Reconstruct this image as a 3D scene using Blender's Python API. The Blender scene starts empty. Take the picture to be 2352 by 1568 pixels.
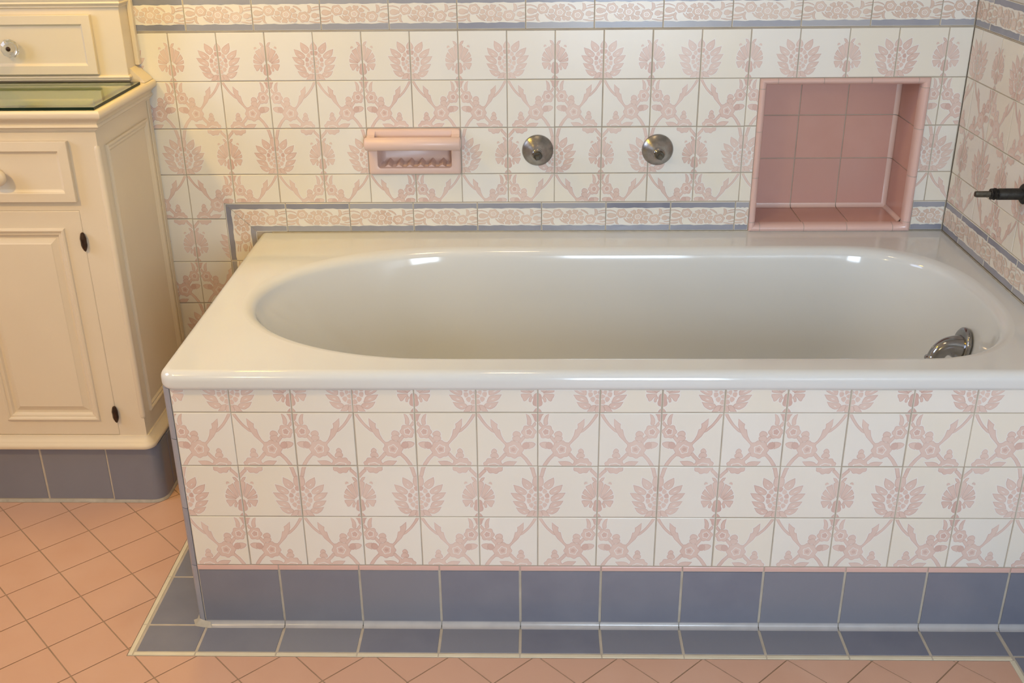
import bpy, math, random
from mathutils import Vector, Matrix
random.seed(7)
SC = bpy.context.scene
COL = SC.collection
PI = math.pi
# ------------------------------------------------------------------ sizes (metres, floor at z = 0)
D = 0.7563            # tiled face of the back wall (y)
XR = 1.4880           # tiled face of the right wall (x)
TB = 0.107            # pitch of the wall tiles
T = 0.108             # pitch of the apron tiles
X0, Z0 = -0.27625, 1.0092
BH = 0.0705
YR0 = 0.7097
RIM = 0.547
XL, YF, ZC = -1.62, -2.75, 2.45   # left wall, front wall, ceiling

# ------------------------------------------------------------------ materials
def new_mat(name):
    m = bpy.data.materials.new(name); m.use_nodes = True
    nt = m.node_tree
    return m, nt, nt.nodes['Principled BSDF']
def mixrgb(nt, fac, a, b):
    n = nt.nodes.new('ShaderNodeMix'); n.data_type = 'RGBA'
    for sock, v in ((n.inputs[0], fac), (n.inputs[6], a), (n.inputs[7], b)):
        if hasattr(v, 'is_output'): nt.links.new(v, sock)
        elif isinstance(v, (int, float)): sock.default_value = v
        else: sock.default_value = (v[0], v[1], v[2], 1)
    return n.outputs[2]
def noise(nt, scale, detail=2, rough=0.5, coords=None, stretch=None):
    tc = nt.nodes.new('ShaderNodeTexCoord')
    n = nt.nodes.new('ShaderNodeTexNoise')
    n.inputs['Scale'].default_value = scale; n.inputs['Detail'].default_value = detail
    n.inputs['Roughness'].default_value = rough
    src = tc.outputs['Object']
    if stretch:
        mp = nt.nodes.new('ShaderNodeMapping'); mp.inputs['Scale'].default_value = stretch
        nt.links.new(src, mp.inputs['Vector']); src = mp.outputs['Vector']
    nt.links.new(src, n.inputs['Vector'])
    return n.outputs['Fac']
def ramp(nt, src, lo, hi):
    r = nt.nodes.new('ShaderNodeMapRange')
    r.inputs['From Min'].default_value = lo; r.inputs['From Max'].default_value = hi
    nt.links.new(src, r.inputs['Value'])
    return r.outputs['Result']
def attr(nt, ch=0):
    a = nt.nodes.new('ShaderNodeAttribute'); a.attribute_name = 'tv'
    s = nt.nodes.new('ShaderNodeSeparateColor'); nt.links.new(a.outputs['Color'], s.inputs['Color'])
    return s.outputs[ch]
def bump(nt, b, src, strength, dist=0.001):
    n = nt.nodes.new('ShaderNodeBump'); n.inputs['Strength'].default_value = strength
    n.inputs['Distance'].default_value = dist
    nt.links.new(src, n.inputs['Height']); nt.links.new(n.outputs['Normal'], b.inputs['Normal'])
def simple(name, a, b, scale=8, rough=0.4, metal=0.0, tint=None, bmp=0, bscale=60, spec=0.5, coat=0):
    m, nt, p = new_mat(name)
    col = mixrgb(nt, ramp(nt, noise(nt, scale, 3), 0.3, 0.7), a, b)
    if tint: col = mixrgb(nt, attr(nt, 0), col, mixrgb(nt, 1.0, col, tint))
    nt.links.new(col, p.inputs['Base Color'])
    p.inputs['Roughness'].default_value = rough; p.inputs['Metallic'].default_value = metal
    p.inputs['Specular IOR Level'].default_value = spec
    p.inputs['Coat Weight'].default_value = coat; p.inputs['Coat Roughness'].default_value = 0.08
    if bmp: bump(nt, p, noise(nt, bscale, 3), bmp)
    return m
M = {}
M['tile'] = simple('ivory_tile_glaze', (0.785, 0.765, 0.715), (0.755, 0.73, 0.67), 6, 0.28, tint=(0.77, 0.72, 0.61), bmp=0.15, bscale=45)
M['grout'] = simple('tan_grout', (0.48, 0.42, 0.34), (0.38, 0.33, 0.265), 20, 0.9)
def painted(name, a, b, pale):
    m, nt, p = new_mat(name)
    c = mixrgb(nt, ramp(nt, noise(nt, 55, 3), 0.3, 0.72), a, b)
    w = nt.nodes.new('ShaderNodeMath'); w.operation = 'MULTIPLY'; w.inputs[1].default_value = 0.75
    nt.links.new(ramp(nt, noise(nt, 9, 2), 0.4, 0.75), w.inputs[0])
    c = mixrgb(nt, w.outputs[0], c, pale)
    h = nt.nodes.new('ShaderNodeMath'); h.operation = 'MULTIPLY'; h.inputs[1].default_value = 0.45
    nt.links.new(attr(nt, 1), h.inputs[0])
    c = mixrgb(nt, h.outputs[0], c, pale)
    nt.links.new(c, p.inputs['Base Color']); p.inputs['Roughness'].default_value = 0.3
    return m
M['pink'] = painted('rose_glaze_painting', (0.70, 0.545, 0.485), (0.66, 0.485, 0.425), (0.74, 0.62, 0.56))
M['pinkedge'] = painted('rose_outline_painting', (0.60, 0.43, 0.37), (0.53, 0.36, 0.30), (0.70, 0.56, 0.50))
M['roseedge'] = painted('beige_rose_outline_painting', (0.56, 0.42, 0.33), (0.50, 0.35, 0.27), (0.66, 0.54, 0.45))
M['pinkcore'] = painted('deep_rose_glaze_painting', (0.635, 0.45, 0.40), (0.585, 0.39, 0.34), (0.69, 0.54, 0.485))
M['rose'] = painted('beige_rose_glaze_painting', (0.67, 0.53, 0.44), (0.62, 0.46, 0.375), (0.71, 0.60, 0.52))
M['halo'] = simple('white_slip_outline', (0.83, 0.80, 0.765), (0.81, 0.78, 0.745), 20, 0.22)
def bluemat(name, a, b, pale, rough=0.22):
    m, nt, p = new_mat(name)
    c = mixrgb(nt, ramp(nt, noise(nt, 14, 3), 0.3, 0.7), a, b)
    c = mixrgb(nt, attr(nt, 0), c, pale)
    nt.links.new(c, p.inputs['Base Color']); p.inputs['Roughness'].default_value = rough
    return m
M['blueband'] = bluemat('blue_glaze_band', (0.20, 0.21, 0.27), (0.28, 0.29, 0.35), (0.38, 0.385, 0.42))
M['blue'] = bluemat('slate_blue_tile', (0.170, 0.180, 0.232), (0.198, 0.208, 0.258), (0.222, 0.230, 0.270), 0.2)
M['cove'] = simple('pale_cove', (0.46, 0.45, 0.455), (0.40, 0.39, 0.40), 25, 0.18)
M['covefade'] = simple('mid_tone_cove', (0.30, 0.30, 0.33), (0.27, 0.27, 0.305), 25, 0.18)  # middle tone where the pale cove meets the blue face
M['cream'] = simple('cream_tile_edge', (0.72, 0.66, 0.50), (0.66, 0.60, 0.45), 20, 0.35)
M['greygrout'] = simple('beige_grout', (0.52, 0.47, 0.39), (0.42, 0.37, 0.30), 30, 0.85)
M['pinktile'] = simple('pink_wall_tile', (0.62, 0.36, 0.30), (0.59, 0.33, 0.27), 10, 0.25, tint=(0.57, 0.33, 0.28))
M['pinktrim'] = simple('pale_pink_trim_tile', (0.69, 0.47, 0.42), (0.66, 0.44, 0.39), 10, 0.2, tint=(0.65, 0.44, 0.39))
M['pinkcove'] = simple('light_pink_cove', (0.74, 0.53, 0.46), (0.70, 0.50, 0.44), 10, 0.15)
M['soap'] = simple('pink_soap_dish_glaze', (0.72, 0.53, 0.465), (0.70, 0.51, 0.445), 10, 0.33)
M['enamel'] = simple('white_enamel', (0.675, 0.69, 0.685), (0.66, 0.675, 0.67), 4, 0.10, coat=0.2)
M['paint'] = simple('cream_gloss_paint', (0.73, 0.63, 0.47), (0.70, 0.60, 0.445), 5, 0.38, bmp=0.05, bscale=80)
M['wallpaint'] = simple('cream_wall_paint', (0.58, 0.565, 0.54), (0.56, 0.545, 0.52), 3, 0.7)
M['chrome'] = simple('worn_chrome', (0.40, 0.385, 0.365), (0.27, 0.26, 0.245), 60, 0.27, 1.0, bmp=0.1, bscale=150)
M['brightchrome'] = simple('polished_chrome', (0.36, 0.345, 0.33), (0.27, 0.26, 0.25), 40, 0.14, 1.0)
M['darkmetal'] = simple('blackened_pipe_metal', (0.028, 0.026, 0.024), (0.05, 0.046, 0.038), 90, 0.55, 0.6, bmp=0.6, bscale=300)
M['stemmetal'] = simple('dull_brass_stem', (0.10, 0.088, 0.065), (0.06, 0.052, 0.04), 120, 0.5, 0.7)
M['hinge'] = simple('oil_rubbed_bronze', (0.05, 0.03, 0.02), (0.075, 0.045, 0.03), 120, 0.38, 0.7)
M['floor'] = simple('terracotta_pink_floor_tile', (0.61, 0.385, 0.28), (0.57, 0.34, 0.235), 9, 0.42, tint=(0.58, 0.355, 0.255), bmp=0.1, bscale=40)
M['floorgrout'] = simple('brown_floor_grout', (0.36, 0.25, 0.17), (0.29, 0.20, 0.13), 30, 0.9)
def glassmat():
    m, nt, p = new_mat('green_glass')
    p.inputs['Base Color'].default_value = (0.60, 0.74, 0.50, 1); p.inputs['Roughness'].default_value = 0.02
    p.inputs['Transmission Weight'].default_value = 1.0; p.inputs['IOR'].default_value = 1.5
    return m
M['glass'] = glassmat()
M['glassedge'] = simple('dark_green_glass_edge', (0.008, 0.018, 0.010), (0.014, 0.028, 0.016), 20, 0.35, spec=0.2)
def crystal():
    m, nt, p = new_mat('clear_cut_glass')
    p.inputs['Base Color'].default_value = (0.9, 0.88, 0.82, 1); p.inputs['Roughness'].default_value = 0.05
    p.inputs['Transmission Weight'].default_value = 0.8
    return m
M['crystal'] = crystal()
M['caulk'] = simple('old_caulk', (0.47, 0.435, 0.37), (0.36, 0.33, 0.275), 60, 0.7)

# ------------------------------------------------------------------ mesh builder
class MB:
    def __init__(s): s.v = []; s.f = []; s.m = []; s.t = []
    def poly(s, pts, mat, tint=(0.5, 0.5)):
        b = len(s.v); s.v.extend(pts); s.f.append(list(range(b, b + len(pts)))); s.m.append(mat); s.t.append(tint)
    def grid(s, rings, mat, closed=True, tint=(0.5, 0.5), cap0=False, cap1=False):
        n = len(rings[0]); b = len(s.v)
        for r in rings: s.v.extend(r)
        for i in range(len(rings) - 1):
            for j in range(n if closed else n - 1):
                k = (j + 1) % n
                s.f.append([b + i*n + j, b + i*n + k, b + (i+1)*n + k, b + (i+1)*n + j]); s.m.append(mat); s.t.append(tint)
        if cap0: s.f.append([b + j for j in reversed(range(n))]); s.m.append(mat); s.t.append(tint)
        if cap1: s.f.append([b + (len(rings)-1)*n + j for j in range(n)]); s.m.append(mat); s.t.append(tint)
    def box(s, x0, x1, y0, y1, z0, z1, mat, tint=(0.5, 0.5), bev=0.0):
        if bev <= 0:
            a = [(x0,y0,z0),(x1,y0,z0),(x1,y1,z0),(x0,y1,z0)]; c = [(p[0],p[1],z1) for p in a]
            s.grid([a, c], mat, True, tint, True, True)
        else:
            e = bev
            def rr(z, i):
                return [(x0+e+i-e,y0+i+e,z),(x0+i+e,y0+i,z),(x1-i-e,y0+i,z),(x1-i,y0+i+e,z),(x1-i,y1-i-e,z),(x1-i-e,y1-i,z),(x0+i+e,y1-i,z),(x0+i,y1-i-e,z)]
            s.grid([rr(z0, e), rr(z0+e, 0), rr(z1-e, 0), rr(z1, e)], mat, True, tint, True, True)
    def build(s, name, mats, parent=None, smooth=False, kind=None, loc=None, autos=None):
        me = bpy.data.meshes.new(name)
        me.from_pydata([tuple(p) for p in s.v], [], s.f)
        for mm in mats: me.materials.append(M[mm])
        idx = {mm: i for i, mm in enumerate(mats)}
        me.polygons.foreach_set('material_index', [idx[x] for x in s.m])
        ca = me.color_attributes.new('tv', 'FLOAT_COLOR', 'CORNER')
        cols = []
        for f, t in zip(s.f, s.t):
            cols.extend([t[0], t[1], 0, 1] * len(f))
        ca.data.foreach_set('color', cols)
        if smooth: me.polygons.foreach_set('use_smooth', [True]*len(s.f))
        me.validate(); me.update()
        o = bpy.data.objects.new(name, me); COL.objects.link(o)
        if smooth and autos is not None:
            import bmesh
            bm = bmesh.new(); bm.from_mesh(me)
            bmesh.ops.remove_doubles(bm, verts=bm.verts, dist=1e-6)
            for e in bm.edges:
                if len(e.link_faces) == 2 and e.calc_face_angle(0) > autos: e.smooth = False
            bm.to_mesh(me); bm.free()
        if parent is not None:
            o.parent = parent
            o.matrix_parent_inverse = Matrix.Translation(-parent.location)
        if kind: o['kind'] = kind
        return o
def thing(name, loc, label, cat, group=None):
    o = bpy.data.objects.new(name, None); COL.objects.link(o); o.location = loc
    o.empty_display_size = 0.05
    o['label'] = label; o['category'] = cat
    if group: o['group'] = group
    return o
def tag(o, label, cat, group=None):
    o['label'] = label; o['category'] = cat
    if group: o['group'] = group
    return o

def lathe(mb, c, axis, prof, mat, n=40, up=None):
    """prof: list of (radius, distance along axis)."""
    a = Vector(axis).normalized()
    u = a.orthogonal().normalized() if up is None else (Vector(up) - a*a.dot(Vector(up))).normalized()
    w = a.cross(u)
    c = Vector(c)
    rings = [[tuple(c + a*d + (u*math.cos(2*PI*k/n) + w*math.sin(2*PI*k/n))*max(r, 1e-5)) for k in range(n)] for r, d in prof]
    mb.grid(rings, mat, True, cap0=True, cap1=True)
def sweep(mb, path, radii, mat, n=24, side=(0, 1, 0), sy=None):
    P = [Vector(p) for p in path]; rings = []
    for i, p in enumerate(P):
        t = (P[min(i+1, len(P)-1)] - P[max(i-1, 0)]).normalized()
        s = Vector(side); s = (s - t*t.dot(s)).normalized(); w = t.cross(s)
        q = 1 if sy is None else sy[i]
        rings.append([tuple(p + s*math.cos(2*PI*k/n)*radii[i]*q + w*math.sin(2*PI*k/n)*radii[i]) for k in range(n)])
    mb.grid(rings, mat, True, cap0=True, cap1=True)

# ------------------------------------------------------------------ 2-D helpers for the painted pattern
def clip(poly, x0, x1, y0, y1):
    def half(pts, f):
        out = []
        for i in range(len(pts)):
            a, b = pts[i-1], pts[i]; fa, fb = f(a), f(b)
            if (fa >= 0) != (fb >= 0):
                t = fa/(fa - fb); out.append((a[0]+(b[0]-a[0])*t, a[1]+(b[1]-a[1])*t))
            if fb >= 0: out.append(b)
        return out
    for f in (lambda p: p[0]-x0, lambda p: x1-p[0], lambda p: p[1]-y0, lambda p: y1-p[1]):
        if not poly: return []
        poly = half(poly, f)
    return poly if len(poly) > 2 else []
def area(p): return 0.5*sum(p[i-1][0]*p[i][1]-p[i][0]*p[i-1][1] for i in range(len(p)))
def ccw(p): return p if area(p) > 0 else p[::-1]
def inside(poly, x0, x1, y0, y1, e=1e-9):
    return all(x0-e <= p[0] <= x1+e and y0-e <= p[1] <= y1+e for p in poly)
def round_poly(p, it=1, keep=75):
    for _ in range(it):
        q = []
        n = len(p)
        for i in range(n):
            a, b, c = Vector(p[i-1]), Vector(p[i]), Vector(p[(i+1) % n])
            d1, d2 = a-b, c-b
            if d1.length < 1e-9 or d2.length < 1e-9: continue
            ang = math.degrees(d1.angle(d2))
            if ang < keep: q.append(tuple(b))
            else:
                q.append(tuple(b+d1*0.2)); q.append(tuple(b+d2*0.2))
        p = q
    return p
def grow(p, d):
    p = ccw(p); n = len(p); out = []
    for i in range(n):
        a, b, c = Vector(p[i-1]), Vector(p[i]), Vector(p[(i+1) % n])
        e1 = (b-a); e2 = (c-b)
        if e1.length < 1e-7 or e2.length < 1e-7: out.append(tuple(b)); continue
        e1.normalize(); e2.normalize()
        n1 = Vector((e1.y, -e1.x)); n2 = Vector((e2.y, -e2.x)); m = n1+n2
        if m.length < 0.3: m = n1
        m = m/max(m.length_squared*0.5, 0.6)
        out.append((b.x+m.x*d, b.y+m.y*d))
    return out
def blob(cx, cy, rx, ry, lobes=7, amp=0.07, n=44, ph=0.4):
    return [(cx+rx*math.cos(t)*(1+amp*math.cos(lobes*t+ph)), cy+ry*math.sin(t)*(1+amp*math.cos(lobes*t+ph))) for t in [2*PI*k/n for k in range(n)]]
def pent(cx, cy, r, ry=None, rot=0.3, n=5):
    ry = r if ry is None else ry
    return [(cx+r*math.cos(rot+2*PI*k/n), cy+ry*math.sin(rot+2*PI*k/n)) for k in range(n)]
def strip(pts, w):
    L, R_ = [], []
    for i, p in enumerate(pts):
        a = Vector(pts[max(i-1, 0)]); b = Vector(pts[min(i+1, len(pts)-1)]); t = (b-a).normalized()
        nn = Vector((-t.y, t.x)); ww = w[i] if isinstance(w, (list, tuple)) else w
        L.append((p[0]+nn.x*ww/2, p[1]+nn.y*ww/2)); R_.append((p[0]-nn.x*ww/2, p[1]-nn.y*ww/2))
    return L + R_[::-1]

# --- motif: u runs from the axis of the big blossom (0) to the axis of the fan flower (1); v runs down, 0..1 flower row, 1..2 branch row
def motif():
    out = []   # (level, material, poly)
    def S(x, y):
        t = (y-604)/496; return ((1172-32*t - x)/(595-15*t), t)
    def F(x, y):
        t = (y-604)/496; return (1-(x-(577-17*t))/(595-15*t), t)
    def B(x, y):
        t = (y-79)/525; return ((x-(590-13*t))/(607-12*t), 1+t)
    def add(pts, fn=None, mat='pink', lvl=1, it=1, halo=True, g=0.010, edge=True):
        p = [fn(*q) for q in pts] if fn else list(pts)
        if it: p = round_poly(p, it)
        p = ccw(p)
        if lvl == 1:
            p = grow(p, g)
            if halo: out.append((0, 'halo', grow(p, 0.015)))
            if edge: out.append((1, 'pinkedge', p)); out.append((1.5, mat, grow(p, -0.0085)))
            else: out.append((1.5, mat, p))
        else: out.append((lvl, mat, p))
    # big blossom petals
    for pt in ([(1015,718),(1065,742),(1100,772),(1098,800),(1062,826),(1022,800),(1008,760)],
               [(925,785),(980,800),(1030,830),(1044,852),(1030,872),(980,868),(940,840)],
               [(893,862),(950,865),(1002,885),(1024,908),(1018,942),(970,933),(920,905)],
               [(908,940),(960,945),(1012,955),(1024,968),(1036,1003),(985,1000),(935,980)],
               [(935,1004),(985,1014),(1042,1016),(1064,1038),(1030,1062),(1000,1065),(960,1042)],
               [(1072,1036),(1108,1032),(1088,1082),(1062,1084),(1030,1085)],
               [(1118,1036),(1146,1036),(1141,1096),(1096,1088)]):
        add(pt, S)
    for a, b in (((1045,772),(1062,792)), ((968,832),(1006,850)), ((945,898),(990,916)), ((965,970),(1000,982)), ((995,1036),(1022,1046))):
        add(strip([a, ((a[0]+b[0])/2, (a[1]+b[1])/2), b], [2, 9, 2]), S, 'halo', 2, 0)
    add([(1164,700),(1128,706),(1116,730),(1112,770),(1122,792),(1160,800)], S)
    # seed head: oval ring of cells, then a core
    cy = 0.617
    out.append((0, 'halo', ccw([(0.222*math.sin(t), cy-0.262*math.cos(t)) for t in [PI*k/20 for k in range(21)]])))
    for k in range(6):
        a0, a1 = PI*k/6+0.045, PI*(k+1)/6-0.045
        am = (a0+a1)/2
        pp = [(0.188, a0), (0.194, am), (0.188, a1), (0.136, a1+0.02), (0.112, am), (0.136, a0-0.02)]
        add([(r*math.sin(a), cy-1.22*r*math.cos(a)) for r, a in pp], None, 'pinkcore' if k in (0, 2) else 'pink', 2, 1, False)
    for k in range(3):
        a0, a1 = PI*k/3+0.07, PI*(k+1)/3-0.07
        pp = [(0.100, a0), (0.106, (a0+a1)/2), (0.100, a1), (0.050, a1-0.1), (0.034, (a0+a1)/2), (0.050, a0+0.1)]
        add([(r*math.sin(a), cy+0.01-1.18*r*math.cos(a)) for r, a in pp], None, 'pink', 2, 1, False)
    out.append((2, 'pinkcore', ccw([(0.03*math.sin(t), cy+0.01-0.038*math.cos(t)) for t in [PI*k/8 for k in range(9)]])))
    # fan flower
    for pt in ([(573,752),(600,743),(630,766),(606,835),(584,892),(571,905)],
               [(641,771),(664,786),(690,795),(688,808),(640,868),(606,908),(592,893)],
               [(697,822),(714,848),(719,864),(660,898),(620,917),(611,909)],
               [(722,880),(724,898),(719,913),(670,921),(628,926),(622,920)],
               [(722,930),(716,955),(704,968),(692,996),(672,990),(655,966),(622,942),(626,934)]):
        add(pt, F, g=0.0045)
    add([(571,925),(592,936),(600,958),(598,985),(606,1008),(600,1030),(566,1042)], F, 'pinkcore')
    add([(622,953),(640,972),(641,998),(627,1000),(626,980),(612,966)], F)
    add([(674,768),(678,758),(688,751),(700,752),(709,762),(709,774),(702,778),(694,772)], F, it=0, halo=False, g=0.0, edge=False)
    add([(592,741),(612,716),(634,712),(622,735),(604,746)], F)
    add([(563,1056),(578,1068),(596,1090),(590,1104),(560,1104)], F, 'pinkcore')
    # branch row
    add([(603,96),(622,86),(650,136),(692,194),(744,240),(758,268),(738,256),(684,208),(640,152)], B)
    add([(735,138),(776,178),(793,188),(788,214),(796,240),(815,243),(826,298),(850,346),(880,376),(866,384),(830,346),(790,306),(756,250),(738,195)], B, it=0)
    add([(1085,88),(1112,108),(1130,146),(1126,190),(1094,192),(1100,140)], B)
    add([(1146,192),(1168,166),(1176,186),(1160,208),(1142,206)], B)
    add([(1140,86),(1160,112),(1168,150),(1196,166),(1198,80)], B, 'pinkcore')
    # small flower beside the fan axis
    add([B(*p) for p in blob(1104,262,64,60,6,0.10)], None, 'pink', 1, 0)
    add([B(*p) for p in blob(1106,262,35,34,5,0.12,25)], None, 'halo', 2, 0)
    add([B(*p) for p in blob(1106,262,28,27,5,0.12,25)], None, 'pinkcore', 3, 0)
    # bud
    add([(948,296),(952,272),(974,256),(1004,264),(1022,286),(1010,300),(986,292),(966,304)], B)
    add([(946,312),(966,310),(986,300),(1012,310),(1016,332),(998,352),(962,346),(944,334)], B)
    # big flower
    add([B(*p) for p in blob(946,434,90,80,8,0.075)], None, 'pink', 1, 0)
    add([B(*p) for p in blob(944,434,46,43,5,0.12,25)], None, 'halo', 2, 0)
    add([B(*p) for p in blob(944,434,38,36,5,0.12,25)], None, 'pink', 3, 0)
    add([B(*p) for p in blob(942,434,20,18,5,0.08,14)], None, 'pinkcore', 3, 0)
    # leaf bud between flower and fan axis
    add([(1030,402),(1050,370),(1086,362),(1096,394),(1084,424),(1052,428)], B, 'pinkcore')
    add([(1098,364),(1130,364),(1162,378),(1140,408),(1096,426),(1106,394)], B)
    add(strip([(1054,310),(1030,338),(1008,362)], 22), B, it=0)
    add(strip([(864,478),(834,510),(800,540)], 24), B, it=0)
    # straddling flower, its bud and leaf
    add([B(*p) for p in blob(737,595,90,74,9,0.075)], None, 'pink', 1, 0)
    add([B(*p) for p in blob(738,594,56,25,5,0.1,25)], None, 'halo', 2, 0)
    add([B(*p) for p in blob(738,594,46,18,5,0.1,25)], None, 'pink', 3, 0)
    add([(726,462),(738,438),(756,428),(776,446),(772,464),(750,458),(736,470)], B)
    add([(718,490),(734,474),(752,468),(776,472),(792,500),(784,516),(752,506),(722,512)], B)
    add([(828,592),(850,566),(890,554),(966,556),(936,588),(900,600),(852,606)], B)
    add(strip([(648,642),(616,672),(582,708)], 22), B, it=0)
    add(strip([(1022,488),(1062,530),(1098,584),(1118,632),(1134,704)], [22,24,26,28,26]), B, it=0)
    return out
MOT = motif()
TOPPETAL = [(0, 0.165), (0.03, 0.235), (0.065, 0.285), (0.075, 0.335), (0.058, 0.372), (0, 0.375)]
def unit_tiles():
    """pattern of one flower tile and one branch tile in unit coordinates (u right, w up)"""
    fl, br = [], []
    for lvl, mat, p in MOT:
        c = clip(p, 0, 1, 0, 1)
        if c: fl.append((lvl, mat, [(q[0], 1-q[1]) for q in c]))
        c = clip(p, 0, 1, 1, 2)
        if c: br.append((lvl, mat, [(q[0], 2-q[1]) for q in c]))
        sp = [(1-q[0], q[1]-2) for q in p]
        c = clip(sp, 0, 1, 0, 1)
        if c: fl.append((lvl, mat, [(q[0], 1-q[1]) for q in c]))
    top = []
    for lvl, mat, p in MOT:
        c = clip(p, 0, 1, 0, 1)
        if c and not (max(q[0] for q in p) < 0.13 and min(q[1] for q in p) < 0.2 and max(q[1] for q in p) < 0.45): top.append((lvl, mat, [(q[0], 1-q[1]) for q in c]))
    for d, lvl, mat in ((0.015, 0, 'halo'), (0, 1, 'pinkedge'), (-0.0085, 1.5, 'pink')):
        c = clip(grow(ccw(TOPPETAL), d), 0, 1, 0, 1); top.append((lvl, mat, [(q[0], 1-q[1]) for q in c]))
    top.sort(key=lambda q: q[0])
    fl.sort(key=lambda q: q[0]); br.sort(key=lambda q: q[0])
    return fl, br, top
FLOWER, BRANCH, TOPROW = unit_tiles()

def slab(mb, mp, a0, a1, b0, b1, mat, h=0.0014, bev=0.0011, tint=(0.5, 0.5), gap=(1, 1, 1, 1), g=0.0009):
    """a tile: bevelled slab standing h proud of the grout; gap flags = left,right,bottom,top"""
    a0 += g*gap[0]; a1 -= g*gap[1]; b0 += g*gap[2]; b1 -= g*gap[3]
    r0 = [(a0, b0), (a1, b0), (a1, b1), (a0, b1)]
    A0, A1, B0, B1 = a0+bev*gap[0], a1-bev*gap[1], b0+bev*gap[2], b1-bev*gap[3]
    r1 = [(A0, B0), (A1, B0), (A1, B1), (A0, B1)]
    mb.grid([[mp(x, y, 0) for x, y in r0], [mp(x, y, h*0.75) for x, y in [((p[0]*2+q[0])/3, (p[1]*2+q[1])/3) for p, q in zip(r0, r1)]], [mp(x, y, h) for x, y in r1]], mat, True, tint, False, True)
    return (A0, A1, B0, B1)
def tile_field(mb, mp, a_org, pitch, ztop, regions, parity, rnd, gapf=None):
    """floral tiles: grid origin a_org / ztop; regions = list of (a0,a1,b0,b1,(gap flags))"""
    for reg in regions:
        ra0, ra1, rb0, rb1 = reg[:4]; gf = reg[4] if len(reg) > 4 else (1, 1, 1, 1)
        i0 = math.floor((ra0-a_org)/pitch+1e-4); i1 = math.ceil((ra1-a_org)/pitch-1e-4)
        j0 = math.floor((ztop-rb1)/pitch+1e-4); j1 = math.ceil((ztop-rb0)/pitch-1e-4)
        for i in range(i0, i1):
            for j in range(j0, j1):
                c0, c1 = a_org+i*pitch, a_org+(i+1)*pitch
                d1, d0 = ztop-j*pitch, ztop-(j+1)*pitch
                a0, a1, b0, b1 = max(c0, ra0), min(c1, ra1), max(d0, rb0), min(d1, rb1)
                if a1-a0 < 0.004 or b1-b0 < 0.004: continue
                gp = (1 if c0 > ra0-1e-6 else gf[0], 1 if c1 < ra1+1e-6 else gf[1], 1 if d0 > rb0-1e-6 else gf[2], 1 if d1 < rb1+1e-6 else gf[3])
                jx = [rnd.uniform(-0.0004, 0.0004) for _ in range(4)]
                tn = (rnd.random()**2*0.7, rnd.random())
                hj = 0.0014+rnd.uniform(-0.0002, 0.0002)
                A0, A1, B0, B1 = slab(mb, mp, a0+jx[0]*gp[0], a1+jx[1]*gp[1], b0+jx[2]*gp[2], b1+jx[3]*gp[3], 'tile', hj, tint=tn, gap=gp)
                block = j//2
                sun_left = ((i + parity + block) % 2 == 0)
                ox, oy = rnd.uniform(-0.006, 0.006), rnd.uniform(-0.006, 0.006)
                for rank, (lvl, mat, p) in enumerate(BRANCH if j % 2 else (TOPROW if j == 0 else FLOWER)):
                    q = [((c0+(u+ox)*pitch) if sun_left else (c1-(u+ox)*pitch), d0+(w+oy)*pitch) for u, w in p]
                    if not inside(q, A0, A1, B0, B1):
                        q = clip(q, A0, A1, B0, B1)
                        if not q: continue
                    q = ccw(q)
                    if area(q) < 2e-8: continue
                    h = hj+0.00005+0.000007*rank
                    mb.poly([mp(x, y, h) for x, y in q], mat, tn)

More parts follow.
